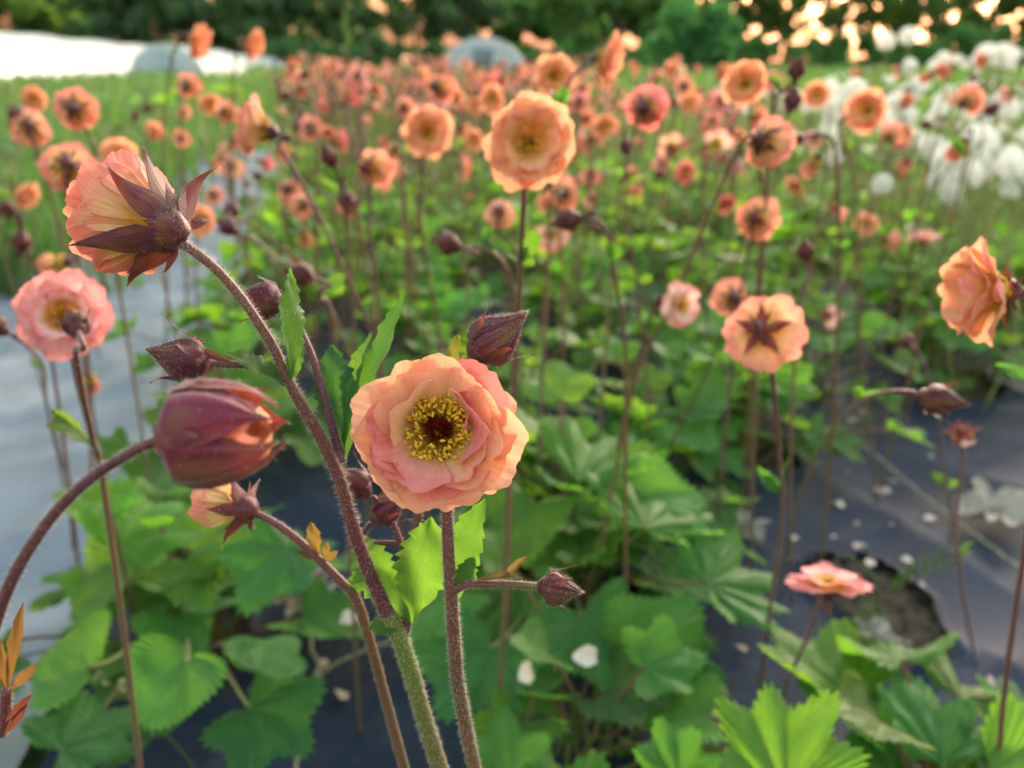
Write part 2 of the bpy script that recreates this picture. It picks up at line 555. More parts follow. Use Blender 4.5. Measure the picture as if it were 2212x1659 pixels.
def leaf_blade(mb, R0, seed, nth=84, nr=8, lobes=5, mat=0, spread=150, cup=0.18, pleat=0.05, org=(0, 0, 0), frame=None, tooth=0.10, fold=0.0):
    """rounded, lobed and toothed basal blade; base at the origin, pointing along +X, face up +Z"""
    r = np.random.RandomState(seed + 900)
    ph = r.rand(8) * 6.28
    th = np.linspace(-R_(spread), R_(spread), nth)[None, :]
    v = np.linspace(0.0, 1, nr)[:, None] ** 0.9
    tn = th / R_(spread)
    lob = np.cos(tn * PI * lobes / 2 * 2 + (0 if lobes % 2 else PI))
    R = R0 * (0.86 + 0.14 * lob) * (1 - 0.30 * np.abs(tn) ** 3) * (1 + 0.07 * np.sin(2.3 * tn * 3 + ph[0]))
    k = int(nth / 4)
    saw = (tn * k * 0.5 + 0.5 * k) % 1.0
    R = R * (1 + tooth * (np.abs(saw - 0.5) * 2 - 0.5) * 1.6)
    # offset centre so the blade is longer towards its tip
    rr = R * v
    X = rr * np.cos(th) + 0.22 * R0 * v * (1 + 0 * th)
    Y = rr * np.sin(th)
    Z = cup * R0 * v ** 2 * (0.4 + 0.6 * np.sin(th) ** 2) + pleat * R0 * v * np.cos(tn * PI * lobes + ph[1] * 0.1) \
        + 0.05 * R0 * v ** 2 * np.sin(3 * tn + ph[2]) + 0.035 * R0 * v * np.sin(7 * tn * 2 + ph[3]) * v + 0.02 * R0 * np.sin(11 * v + 9 * tn + ph[4]) * v
    Z = Z + fold * np.abs(Y) - 0.20 * R0 * np.clip(X / R0, 0, 2) ** 2 * (0.6 + 0.5 * r.rand())
    Pt = np.stack([X, Y, Z], -1)
    if frame is not None:
        Mx = np.array(frame); Pt = Pt @ Mx.T
    Pt = Pt + np.array(tuple(org))
    At = np.stack([np.broadcast_to(tn * 0.5 + 0.5, X.shape), np.broadcast_to(v, X.shape), np.full(X.shape, seed * 0.31 % 5)], -1)
    mb.grid(Pt, At, mat)

def leaf_with_petiole(seed, plen, elev, R0, tilt, lobes=5, detail=1.0, mats=(0, 1), side=True):
    mb = MB()
    r = random.Random(seed)
    e0 = R_(min(88, elev + 22)); e1 = R_(elev - 18)
    pts = []; p = Vector((0.004, 0, 0)); n = 9
    bend = r.uniform(-0.25, 0.25)
    for i in range(n):
        pts.append(p.copy())
        e = e0 + (e1 - e0) * i / (n - 1)
        p = p + Vector((math.cos(e) * math.cos(bend * i / n), math.cos(e) * math.sin(bend * i / n), math.sin(e))) * plen / (n - 1)
    mb.tube(pts, np.linspace(0.0017, 0.0011, n), 6, 1, cap=False)
    tip = pts[-1]
    d = Vector((math.cos(R_(tilt)), 0.25 * r.uniform(-1, 1), math.sin(R_(tilt)))).normalized()
    roll = r.uniform(-0.4, 0.4)
    side_ = d.cross(Vector((0, 0, 1))).normalized() * -1
    up = d.cross(side_).normalized()
    side2 = side_ * math.cos(roll) + up * math.sin(roll)
    up2 = d.cross(side2)
    fr = Matrix((d, side2, up2)).transposed()
    leaf_blade(mb, R0, seed, int(84 * detail), max(4, int(8 * detail)), lobes, 0, org=tip, frame=fr,
               cup=r.uniform(0.05, 0.32), pleat=r.uniform(0.06, 0.11), spread=r.uniform(125, 160), fold=r.uniform(0.0, 0.25))
    if side and r.random() < 0.6:                # small leaflets on the petiole
        for sgn in (-1, 1):
            q = pts[5]
            dd = Vector((0.3, sgn, 0.2)).normalized(); sd_ = dd.cross(Vector((0, 0, 1))).normalized() * -1
            fr2 = Matrix((dd, sd_, dd.cross(sd_))).transposed()
            leaf_blade(mb, R0 * 0.22, seed + sgn, int(40 * detail), 4, 3, 0, org=q, frame=fr2, spread=95)
    return mb

def bract(mb, base, tip, width, nrm, teeth=5, seed=0, mat=0, fold=0.35, bend=0.1, nu=9, nv=26, depth=0.16):
    """toothed lance-shaped stem leaf from base to tip; nrm is the way its face looks"""
    base = Vector(base); tip = Vector(tip)
    ax = tip - base; L = ax.length; ax.normalize()
    nr = Vector(nrm); nr = (nr - ax * nr.dot(ax)).normalized()
    sd_ = ax.cross(nr)
    r = np.random.RandomState(seed + 40)
    ph = r.rand(4) * 6.28
    Pt = np.zeros((nv, nu, 3)); At = np.zeros((nv, nu, 3))
    for i in range(nv):
        v = i / (nv - 1)
        wv = width / 2 * float(np.interp(v, [0, .12, .35, .55, .75, .9, 1], [.12, .30, .80, 1, .78, .38, .03]))
        for j in range(nu):
            u = -1 + 2 * j / (nu - 1)
            sw = (v * teeth + (0.5 if u > 0 else 0)) % 1.0
            k = 1 + depth * (0.5 - sw) * 2 * (abs(u) > 0.7) * (v > 0.25) * (0.6 if v > .85 else 1)
            fwd = 0.05 * L * (abs(u) > 0.7) * (1 - sw) * (v > 0.25) * (v < .93) * depth / 0.16 * 0.5
            x = wv * u * k
            h = fold * abs(x) + bend * L * (v * (1 - v)) * 4 * 0.5 + 0.05 * width * math.sin(9 * v + 3 * u + ph[0]) + 0.03 * width * math.sin(25 * v + ph[1]) * abs(u)
            p = base + ax * (L * v + fwd + abs(u) * 0.03 * L) + sd_ * x + nr * h
            Pt[i, j] = p
            At[i, j] = (u * 0.5 + 0.5, v, seed * 0.3)
    mb.grid(Pt, At, mat)

# ------------------------------------------------------------------ bloom and bud meshes (prototypes share data)
PEACH = (0.88, 0.40, 0.25); PINK = (0.86, 0.34, 0.36); ORANGE = (0.84, 0.29, 0.12); CREAM = (0.91, 0.55, 0.32)
PALE = (0.94, 0.66, 0.70); CORAL = (0.86, 0.24, 0.12)
WHITE4 = (1, 1, 1, 1)

def c4(c, j=0.0, r=rng):
    al = .2 if c[2] > .85 * c[1] else 1.0      # pale pink blooms carry little yellow
    if c[0] < .8 or c[1] > c[0] * .9: al = 1.0
    elif al == 1.0: c = tuple(x * .82 + y * .18 for x, y in zip(c, (.94, .70, .58)))
    return tuple(max(0, min(1, x * (1 + r.uniform(-j, j)))) for x in c) + (al,)

def petals_mesh(kind, seed, D=1.0):
    mb = MB(); r = random.Random(seed)
    nu, nv = int(13 * D), int(9 * D)
    if kind == 'open':
        rings = [(7, 0.0178, 0.0232, 34, 10, -8, 0.10, 0.05), (6, 0.0155, 0.0220, 50, 24, -6, 0.14, 0.06), (5, 0.0118, 0.0170, 66, 44, -10, 0.2, 0.07)]
    elif kind == 'flat':
        rings = [(6, 0.0186, 0.0240, 16, -2, -8, 0.06, 0.05), (5, 0.0160, 0.0215, 30, 6, -10, 0.10, 0.06)]
    elif kind == 'cup':
        rings = [(6, 0.0200, 0.0250, 56, 32, -18, 0.14, 0.05), (5, 0.0190, 0.0220, 70, 44, -14, 0.16, 0.06), (4, 0.0165, 0.0180, 78, 58, 0, 0.18, 0.07)]
    elif kind == 'bell':
        rings = [(5, 0.0200, 0.0210, 82, 60, -20, 0.16, 0.06), (5, 0.0185, 0.0190, 86, 66, -10, 0.16, 0.07)]
    elif kind == 'faded':
        rings = [(3, 0.0180, 0.0170, 25, 0, -20, 0.10, 0.10)]
    else:
        rings = [(1, 0.0120, 0.0110, 10, -15, 0, 0.10, 0.05)]
    k = 0
    for (n, L, W, e0, e1, cu, cup, ruf) in rings:
        a0 = r.uniform(0, 360)
        for i in range(n):
            if kind == 'faded' and i > 3: continue
            az = a0 + i * (360 / n if kind not in ('faded',) else 62) + r.uniform(-9, 9)
            petal(mb, L * r.uniform(0.9, 1.08), W * r.uniform(0.88, 1.12), az, e0 + r.uniform(-7, 7), e1 + r.uniform(-9, 9), cup * r.uniform(.5, 1.4),
                  ruf * r.uniform(.6, 1.5), seed * 31 + k, nu=nu, nv=nv, r0=.0025 + (.0014 * rings.index((n, L, W, e0, e1, cu, cup, ruf)) if kind == 'open' else 0), curl=cu * r.uniform(0.2, 1.6), twist=r.uniform(-.06, .06), z0=0.0004 * k)
            k += 1
    return mb

def calyx_mesh(kind, seed, D=1.0, hair=0):
    mb = MB(); r = random.Random(seed + 500)
    e = {'open': (28, -2, 10), 'flat': (0, -14, 8), 'cup': (50, 28, -30), 'bell': (74, 52, -45), 'faded': (-5, -18, -10), 'star': (10, 2, -10)}[kind]
    a0 = r.uniform(0, 360)
    PP = []
    for i in range(5):
        PP.append(sepal(mb, 0.0130 * r.uniform(.75, 1.05), 0.0052 * r.uniform(.8, 1.1), a0 + 72 * i + r.uniform(-8, 8), e[0] + r.uniform(-6, 6), e[1] + r.uniform(-10, 10),
              e[2] * r.uniform(-0.4, 1.6), seed + i, r0=0.0033, z0=-0.0012, nu=max(5, int(7 * D)), nv=max(7, int(10 * D)), sway=r.uniform(-.08, .08)))
        sepal(mb, 0.0072 * r.uniform(.8, 1.2), 0.0022, a0 + 36 + 72 * i + r.uniform(-8, 8), e[0] - 14 + r.uniform(-14, 14), e[1] - 24 + r.uniform(-14, 14),
              r.uniform(-30, 30), seed + 9 + i, r0=0.0036, z0=-0.0019, nu=4, nv=6, fold=0.1)
    Pt = dome(mb, 0.0047, -0.0004, -0.0050, 0, 7, 15, seed)
    PP.append(Pt)
    if hair:
        allp = np.concatenate([p.reshape(-1, 3) for p in PP])
        nn = allp - np.array([0, 0, 0.004]); nn /= np.linalg.norm(nn, axis=1)[:, None]
        hairs(mb, allp, nn, 0.0011, 0.00003, hair, 1, seed)
    return mb

def centre_mesh(seed, n1=34, n2=22, D=1.0):
    mb = MB()
    dome(mb, 0.0058, 0.0020, -0.0005, 3, 5, 12, seed)
    mb.V[-1] = mb.V[-1] * np.array([1, 1, 1.0])
    Pt = []
    stamens(mb, n1, 0.0022, 0.0072, 0.0050, 1.7 if D < 2 else 1.0, seed, (0, 1), 3)
    pistils(mb, n2, 0.0017, 0.0058, seed, 2, 0.00018 if D < 2 else 0.00012)
    return mb

BUD_R = ([0, .06, .18, .34, .52, .66, .78, .88, .95, 1], [.30, .66, .96, 1.0, .80, .55, .33, .19, .10, .03])

def bud_mesh(L=0.0175, R=0.0062, seed=0, D=1.0, hair=0, openness=0.0, epi=True):
    mb = MB(); r = random.Random(seed + 31)
    nu, nv = int(9 * D), int(14 * D)
    tipbend = r.uniform(-0.12, 0.12)
    PP = []
    if openness > 0:
        for i in range(8):
            petal(mb, L * (0.78 + .12 * (i % 2)), R * 1.9, i * 45 + r.uniform(-8, 8), 88, 112, 0.30, 0.02, seed + i, r0=R * (0.82 - 0.06 * (i % 3)), nu=nu, nv=nv, z0=0.0015, curl=25, mat=2)
    a0 = r.uniform(0, 360)
    for i in range(5):
        u = np.linspace(-1, 1, nu)[None, :]; v = np.linspace(0, 1, nv)[:, None]
        half = R_(48 - 6 * openness) * np.interp(v, [0, .5, .8, 1], [1, 1, .9, .5]) * (1 - openness * 0.55 * np.clip((v - .50) / .50, 0, 1) ** 0.9)
        th = R_(a0 + 72 * i) + u * half + 0.5 * v * v
        prof = BUD_R[1] if openness <= 0 else [.34, .72, .98, 1.0, .94, .84, .70, .52, .40, .32]
        if openness > 0: half = R_(46) * np.interp(v, [0, .5, .7, .86, 1], [1, .96, .70, .30, .04]); th = R_(a0 + 72 * i) + u * half + 0.2 * v * v
        rr = R * np.interp(v, BUD_R[0], prof) * (1 + 0.07 * u + 0.045 * np.cos(u * PI)) + openness * R * 0.04 * np.clip((v - .5) / .5, 0, 1) ** 1.2 * np.ones_like(u)
        rr = rr + R * 0.03 * np.sin(9 * u + i) * np.sin(3 * v)
        if openness > 0:
            rr = rr * 1.04
        Z = L * v * (1 + 0.12 * openness) + 0 * u
        X = rr * np.cos(th) + tipbend * L * v ** 3; Y = rr * np.sin(th)
        Pt = np.stack([X, Y, Z], -1)
        At = np.stack([np.broadcast_to(u * 0.5 + 0.5, X.shape), np.broadcast_to(v * 0.9, X.shape), np.full(X.shape, i * 0.7 + seed)], -1)
        mb.grid(Pt, At, 0); PP.append(Pt)
    if epi:
        for i in range(5):
            az = a0 + 36 + 72 * i
            sepal(mb, L * r.uniform(.55, .8), R * 0.42, az, 84, 64, r.uniform(-75, 10), seed + i, r0=R * 0.98, z0=0.10 * L, nu=4, nv=8, fold=0.05)
    dome(mb, R * 0.62, 0.06 * L, -0.14 * L, 0, 5, 12, seed)
    if hair:
        allp = np.concatenate([p.reshape(-1, 3) for p in PP])
        nn = allp - np.array([0, 0, L * 0.35]); nn /= np.linalg.norm(nn, axis=1)[:, None]
        hairs(mb, allp, nn, 0.0011, 0.000028, hair, 1, seed)
    return mb

PROTO = {}
def proto(kind, i, D=1.0):
    """meshes of one bloom variant: petals, calyx, centre"""
    key = (kind, i, D)
    if key not in PROTO:
        s = i * 13 + {'open': 1, 'flat': 2, 'cup': 3, 'bell': 4, 'faded': 5, 'star': 6}[kind] * 101
        pm = petals_mesh(kind, s, D).mesh('petals', [M_PETAL])
        cm = calyx_mesh(kind, s, D).mesh('calyx', [M_CALYX, M_HAIR])
        ce = centre_mesh(s, 26 if D < 1 else 40, 12 if D < 1 else 24).mesh('centre', [M_FIL, M_ANTH, M_PIST, M_DISC])
        PROTO[key] = (pm, cm, ce)
    return PROTO[key]

BUDS = {}
def bproto(i, D=1.0, hair=0):
    key = (i, D, hair)
    if key not in BUDS:
        BUDS[key] = bud_mesh(seed=i * 7, D=D, hair=hair).mesh('bud', [M_CALYX, M_HAIR, M_PETAL])
    return BUDS[key]

def frame_m(loc, f, roll=0.0, s=1.0):
    """matrix putting local +Z along f"""
    f = Vector(f).normalized()
    q = f.to_track_quat('Z', 'Y').to_matrix().to_4x4()
    return Matrix.Translation(loc) @ q @ Matrix.Rotation(R_(roll), 4, 'Z') @ Matrix.Diagonal((s, s, s, 1))

def bloom(root, kind, H, f, color, variant=0, D=1.0, s=1.0, roll=0.0):
    variant = rng.randrange(7)
    pm, cm, ce = proto(kind, variant, D)
    M = frame_m(Vector(H) - root.location, f, roll + rng.uniform(0, 360), s) @ Matrix.Diagonal((rng.uniform(.86, 1.08), rng.uniform(.92, 1.08), rng.uniform(.85, 1.2), 1))
    b = obj('bloom', pm, root, M, color)
    cx = rng.uniform(0.7, 1.15)
    obj('calyx', cm, b, None, (cx, cx, cx, 1))
    obj('centre', ce, b, None, WHITE4)
    return b

def bud(root, H, f, variant=0, D=1.0, s=1.0, roll=0.0, hair=0, name='bud'):
    M = frame_m(Vector(H) - root.location, f, roll, s)
    return obj(name, bproto(variant, D, hair), root, M, WHITE4)

def stem_obj(root, pts, r0, r1, mat=None, sides=6, n=26, hair=0, hl=0.0011, hw=0.000032, name='stem', parent=None, seed=0):
    """r0 at the first point, r1 at the last; points are in the place's coordinates"""
    mb = MB()
    sp = spline(pts, n)
    rad = np.linspace(r0, r1, n)
    mb.tube(sp, rad, sides, 0, seed=rng.random() * 5)
    if hair:
        tube_hairs(mb, sp, rad, hair, hl, hw, 1, seed)
    return obj(name, mb.mesh('stem', [mat or M_STEM, M_HAIR], root.location), parent or root)

def auto_pts(H, f, base, s=1.0):
    H = Vector(H); f = Vector(f); base = Vector(base)
    p0 = H - f * 0.0045 * s
    p1 = H - f * 0.016 * s + Vector((0, 0, -0.001))
    hz = H.z
    hor = Vector((f.x, f.y, 0))
    p2 = H - f * 0.026 * s - hor * 0.004 + Vector((0, 0, -0.018 - 0.01 * max(0, f.z)))
    p3 = p2 * 0.72 + Vector((base.x, base.y, p2.z * 0.6)) * 0.28 - hor * 0.006
    p3.z = hz * 0.72
    p4 = Vector((base.x * .6 + p3.x * .4, base.y * .6 + p3.y * .4, hz * 0.36))
    return [p0, p1, p2, p3, p4, base]

def node_leaf(root, q, up, size, seed, mat=None, color=None, n=3):
    """small toothed stem leaves in a fork"""
    r = random.Random(seed)
    mb = MB()
    up = Vector(up).normalized()
    for i in range(n):
        a = r.uniform(0, 6.28)
        d = (up * r.uniform(0.4, 1.0) + Vector((math.cos(a), math.sin(a), 0)) * 0.8).normalized()
        nr = (Vector((-d.y, d.x, 0.4)) + Vector((r.uniform(-.5, .5), r.uniform(-.5, .5), r.uniform(0, 1)))).normalized()
        bract(mb, q, Vector(q) + d * size * r.uniform(.6, 1.1), size * r.uniform(.25, .42), nr, 4, seed + i, nu=7, nv=18)
    return obj('leaf', mb.mesh('stem_leaf', [mat or M_BRACT], root.location), root, None, color or c4((1, 1, 1), 0.15))

# ------------------------------------------------------------------ the sharp near stalk with the open flower
def hero():
    base = G(1010, 1659, 0.10)
    ctr = P(947, 934, 0.176)
    f = face(3, 13)
    # stem from the back of the bloom down, out of the frame
    s_pts = [ctr - f * 0.004, P(962, 1000, 0.186), P(966, 1110, 0.184), P(969, 1200, 0.184), P(975, 1290, 0.186), P(980, 1370, 0.190),
             P(988, 1470, 0.197), P(1004, 1560, 0.205), P(1024, 1659, 0.214)]
    d = (s_pts[-1] - s_pts[-2]).normalized()
    q = s_pts[-1] + d * 0.05; foot = q + Vector((0.004, 0.01, -q.z))
    s_pts += [q, foot]
    t = thing('flower_stalk', 'large sharp peach ruffled flower with open golden centre facing the camera', 'flower', foot, 'geum flowers of the bed')
    stem_obj(t, s_pts, 0.00115, 0.0021, M_STEM, 12, 90, 4200, 0.0011, 0.000034, seed=3)
    M = frame_m(ctr - t.location, f, 0, 1)
    # local axes: find the azimuth in the bloom's plane that matches "right" in the photo
    Mi = (CR.inverted() @ M.to_3x3())
    right = M.to_3x3().inverted() @ (CR @ Vector((1, 0, 0)))
    a0 = math.degrees(math.atan2(right.y, right.x))
    ce = MB()
    b = obj('bloom', None, t, M) if False else None
    recept = MB()
    dome(recept, 0.0050, 0.0004, -0.0060, 0, 8, 20, 3)
    b = obj('bloom', recept.mesh('receptacle', [M_CALYX]), t, M, WHITE4)
    # az, L, W, el0, el1, curl, cup, ruf, colour
    PL = [
        (168, .0176, .0235, 26, 4, -6, .05, .050, .0042, (0.93, 0.56, 0.27)), (136, .0168, .0215, 30, 8, -4, .06, .060, .0042, (0.93, 0.52, 0.26)),
        (106, .0168, .0225, 34, 14, -8, .06, .055, .0042, (0.92, 0.46, 0.23)), (74, .0176, .0235, 32, 14, 0, .06, .050, .0042, (0.90, 0.34, 0.18)),
        (44, .0178, .0240, 30, 8, 4, .07, .045, .0042, (0.87, 0.24, 0.20)), (12, .0172, .0235, 28, 4, -2, .07, .050, .0042, (0.92, 0.42, 0.21)),
        (-22, .0180, .0230, 24, 0, -8, .06, .050, .0042, (0.92, 0.46, 0.30)), (-55, .0168, .0240, 26, 4, -6, .06, .055, .0042, (0.90, 0.46, 0.25)),
        (-88, .0164, .0260, 26, 4, -10, .06, .060, .0042, (0.90, 0.42, 0.28)), (-122, .0168, .0255, 26, 4, -6, .06, .060, .0042, (0.90, 0.47, 0.29)),
        (-156, .0160, .0240, 28, 6, -8, .06, .060, .0042, (0.90, 0.46, 0.31)),
        # middle ring
        (150, .0132, .0200, 52, 24, -6, .12, .070, .0052, (0.90, 0.45, 0.26)), (92, .0136, .0220, 56, 30, -6, .10, .065, .0052, (0.90, 0.35, 0.18)),
        (46, .0140, .0215, 50, 26, 0, .10, .060, .0052, (0.90, 0.34, 0.21)), (2, .0138, .0205, 54, 28, -4, .12, .070, .0052, (0.91, 0.38, 0.21)),
        (-40, .0142, .0220, 48, 18, 0, .10, .075, .0052, (0.90, 0.42, 0.27)), (-80, .0138, .0240, 46, 12, -12, .08, .080, .0052, (0.90, 0.38, 0.28)),
        (-124, .0138, .0230, 46, 14, -10, .09, .080, .0052, (0.90, 0.40, 0.29)), (-168, .0140, .0215, 50, 22, -14, .12, .080, .0052, (0.90, 0.39, 0.29)),
        # inner ring, upright and curled over the centre
        (152, .0118, .0200, 76, 50, 45, .26, .090, .0076, (0.92, 0.45, 0.24)), (-6, .0120, .0200, 88, 74, -6, .22, .100, .0080, (0.88, 0.36, 0.34)),
        (-90, .0100, .0215, 66, 16, -6, .16, .070, .0078, (0.90, 0.42, 0.33)), (-46, .0110, .0170, 62, 30, 0, .16, .080, .0076, (0.90, 0.40, 0.28)),
        (196, .0112, .0150, 58, 34, 12, .18, .090, .0076, (0.88, 0.40, 0.29)), (34, .0088, .0100, 76, 60, 25, .25, .080, .0080, (0.88, 0.38, 0.31)),
    ]
    for i, (az, L, W, e0, e1, cu, cup, ruf, r0_, c) in enumerate(PL):
        mb = MB()
        hz = [7, -5, 9, -6, 4, -8, 6, -4, 8, -7, 3][i % 11]
        sz = .95 * (.90 if 35 < az < 145 else 1.0)
        c = (c[0], c[1] * .93, min(1, c[2] * 1.12))
        petal(mb, L * sz * (1 + hz * .006), W * .97, az + a0, e0 + hz * .6, e1 + hz * .9, cup, ruf * 1.45, i + 40, r0=r0_ - .001, nu=33, nv=26, curl=cu, z0=0.00012 * i, twist=0.10 * math.sin(i * 2.3))
        me = mb.mesh('petal', [M_PETAL])
        obj('petal', me, b, None, c4(c))
    ce = MB()
    dome(ce, 0.0074, 0.0022, -0.001, 3, 6, 20, 3)
    stamens(ce, 430, 0.0028, 0.0086, 0.0060, 1.2, 5, (0, 1), 5)
    obj('stamens', ce.mesh('stamens', [M_FIL, M_ANTH, M_PIST, M_DISC]), b, None, WHITE4)
    pi_ = MB()
    pistils(pi_, 170, 0.0024, 0.0082, 4, 0, 0.00013)
    obj('pistils', pi_.mesh('pistils', [M_PIST]), b, None, WHITE4)
    cy = calyx_mesh('flat', 21, 1.5, 700)
    obj('calyx', cy.mesh('calyx', [M_CALYX, M_HAIR]), b, None, WHITE4)
    # side shoot carrying the closed bud that points right
    sp = [P(983, 1275, 0.185), P(1010, 1262, 0.184), P(1060, 1262, 0.183), P(1120, 1263, 0.182), P(1172, 1268, 0.181)]
    stem_obj(t, sp, 0.0010, 0.0008, M_STEM, 10, 40, 900, 0.0009, 0.000024, seed=8)
    fb = (P(1250, 1275, 0.180) - P(1172, 1268, 0.181)).normalized()
    obj('bud', bud_mesh(0.0092, 0.0040, 5, 1.6, 420).mesh('bud', [M_CALYX, M_HAIR, M_PETAL]), t, frame_m(P(1172, 1268, 0.181) - t.location, fb, 20), WHITE4)
    mb = MB()
    toc = CR @ Vector((0, 0, 1))
    bract(mb, P(1008, 1262, .184), P(1128, 1248, .180), .0034, CR @ Vector((0, 1, .4)), 3, 4, fold=.5, nv=30, depth=.1)
    bract(mb, P(1082, 1252, .183), P(1139, 1202, .180), .0018, CR @ Vector((0, .6, 1)), 3, 6, fold=.5, nv=20, depth=.1)
    obj('leaf', mb.mesh('stem_leaf', [M_BRACTO], t.location), t, None, (0.75, 1.0, 1.2, 1))
    mb = MB()
    bract(mb, P(990, 1272, .185), P(1022, 1205, .184), .0052, toc, 5, 4, nv=40)
    bract(mb, P(986, 1278, .185), P(968, 1245, .184), .003, toc, 4, 9, nv=30)
    obj('leaf', mb.mesh('stem_leaf', [M_BRACT], t.location), t, None, (0.8, 0.75, 0.8, 1))
    # broad bract behind the stem, right of it
    mb = MB()
    bract(mb, P(968, 1330, .19), P(1045, 1085, .186), .0105, CR @ Vector((-.5, .1, 1)), 9, 11, nv=90, fold=.3, depth=.12)
    obj('leaf', mb.mesh('stem_leaf', [M_BRACT], t.location), t, None, (0.95, 1, 1, 1))
    return t

def main_stalk():
    """thick hairy stem curving up to the hanging flower at the left"""
    pts = [P(376, 512, .1775), P(392, 526, .177), P(425, 548, .177), P(470, 585, .178), P(520, 642, .179), P(560, 700, .180), P(592, 752, .181), P(622, 820, .182),
           P(660, 890, .184), P(700, 960, .186), P(735, 1040, .188), P(760, 1130, .190), P(795, 1230, .194), P(835, 1320, .198), P(865, 1385, .202),
           P(893, 1470, .209), P(918, 1560, .217), P(950, 1659, .226)]
    d = (pts[-1] - pts[-2]).normalized()
    q = pts[-1] + d * 0.05; foot = q + Vector((0.006, 0.012, -q.z))
    t = thing('flower_stalk', 'hanging peach flower seen from behind with long maroon sepals on a thick hairy stem', 'flower', foot, 'geum flowers of the bed')
    mb = MB()
    allp = pts + [q, foot]
    sp = spline(allp, 170)
    rad = np.interp(np.linspace(0, 1, 170), [0, .08, .35, .42, .43, .66, .72, .74, 1], [.00105, .00105, .00120, .00135, .00140, .00175, .00235, .00220, .0026])
    # split by colour: purple above, green-brown below the fork
    k = 118
    mb.tube(sp[:k], rad[:k], 14, 0, seed=1)
    tube_hairs(mb, sp[:k], rad[:k], 4200, 0.0014, 0.000028, 1, 5)
    obj('stem', mb.mesh('stem', [mat_stem('stem_near', (0.12, 0.045, 0.025), (0.085, 0.016, 0.036)), M_HAIR], t.location), t)
    mb = MB()
    mb.tube(sp[k - 2:], rad[k - 2:] * 1.01, 14, 0, seed=1)
    tube_hairs(mb, sp[k - 2:], rad[k - 2:], 2600, 0.0012, 0.000036, 1, 6)
    obj('stem', mb.mesh('stem', [mat_stem('stem_near_low', (0.10, 0.17, 0.025), (0.13, 0.075, 0.03)), M_HAIR], t.location), t)
    # bloom seen from behind, looking left
    H = P(366, 495, .1765)
    f = (CR @ Vector((-0.84, 0.24, -0.48))).normalized()
    M = frame_m(H - t.location, f)
    loc3 = M.to_3x3().inverted()
    def az_of(px, py, dd=.18):
        v = loc3 @ (P(px, py, dd) - H)
        return math.degrees(math.atan2(v.y, v.x))
    recept = MB(); Pt = dome(recept, 0.0047, 0.0012, -0.0052, 0, 9, 24, 3, 1.05)
    nn = Pt.reshape(-1, 3) - np.array([0, 0, -.001]); nn /= np.linalg.norm(nn, axis=1)[:, None]
    hairs(recept, Pt, nn, .0011, .000028, 260, 1, 4)
    b = obj('bloom', recept.mesh('receptacle', [M_CALYX, M_HAIR]), t, M, (1, .9, .9, 1))
    up = az_of(370, 380, .176); back = az_of(360, 505, .150); down = az_of(370, 640, .176)
    PLs = [(up, .0215, .0200, 62, 44, -12, (0.92, .42, .28)), (up + 38, .0205, .0200, 60, 46, -10, (0.90, .38, .24)), (up - 36, .0205, .021, 62, 46, -12, (0.93, .50, .26)),
           (back, .0205, .0230, 66, 54, -14, (0.93, .52, .20)), (back + 36, .0205, .0210, 64, 50, -12, (0.92, .50, .22)), (back - 36, .0205, .0220, 64, 50, -12, (0.93, .54, .22)),
           (down, .0190, .0200, 60, 46, -14, (0.91, .42, .16)), (down + 40, .0185, .0190, 60, 44, -10, (0.90, .38, .18)), (down - 40, .0190, .0190, 60, 46, -12, (0.92, .46, .20)),
           (back + 180, .0200, .0220, 62, 46, -12, (0.92, .40, .24)), (back + 140, .0205, .0220, 60, 44, -12, (0.92, .40, .24)), (back + 220, .0200, .0220, 62, 46, -12, (0.92, .40, .24)),
           (up + 15, .0190, .0180, 74, 62, -16, (0.92, .38, .28)), (back + 20, .0190, .019, 76, 64, -12, (0.92, .44, .24)), (down + 15, .018, .018, 74, 60, -10, (0.92, .36, .20))]
    for i, (az, L, W, e0, e1, cu, c) in enumerate(PLs):
        mb = MB(); petal(mb, L, W, az, e0 + 4, e1 + 2, .10, .050, 200 + i, r0=.0030, nu=31, nv=24, curl=cu, z0=.0016 + .0003 * (i > 11))
        obj('petal', mb.mesh('petal', [M_PETAL]), b, None, c4(c))
    SEPS = [(az_of(345, 340, .176) , .0185, .0062, 48, 36, 20), (az_of(315, 400, .166), .0145, .0072, 38, 46, -40), (az_of(330, 570, .160), .0190, .0070, 50, 50, -4),
            (az_of(370, 640, .174), .0170, .0080, 46, 62, -70), (az_of(430, 400, .182), .0165, .0058, 20, 6, -50)]
    for i, (az, L, W, e0, e1, cu) in enumerate(SEPS):
        mb = MB(); Pt = sepal(mb, L, W, az, e0, e1, cu, 60 + i, r0=.0040, z0=-.0010, nu=15, nv=28, fold=.22)
        nn = np.zeros_like(Pt); nn[..., 2] = -1; nn += (Pt / (np.linalg.norm(Pt, axis=-1)[..., None] + 1e-9)) * .6
        hairs(mb, Pt[:, [0, -1]], nn[:, [0, -1]], .0007, .000022, 130, 1, i)
        obj('sepal', mb.mesh('sepal', [M_CALYX, M_HAIR]), b, None, (1.0, .95, .9, 1))
    for i, (az, L, e0, e1, cu) in enumerate([(az_of(385, 400, .174), .0085, 40, 38, 0), (az_of(410, 400, .178), .0085, 24, 26, 0), (az_of(300, 600, .168), .0095, 58, 60, -10),
                                             (az_of(380, 630, .18), .0090, 20, 48, 50), (az_of(440, 470, .185), .006, -5, 10, 20)]):
        mb = MB(); Pt = sepal(mb, L, .0028, az, e0, e1, cu, 80 + i, r0=.0044, z0=-.0016, nu=7, nv=14, fold=.1)
        nn = np.zeros_like(Pt); nn[..., 2] = -1
        hairs(mb, Pt, nn, .0008, .00002, 60, 1, i)
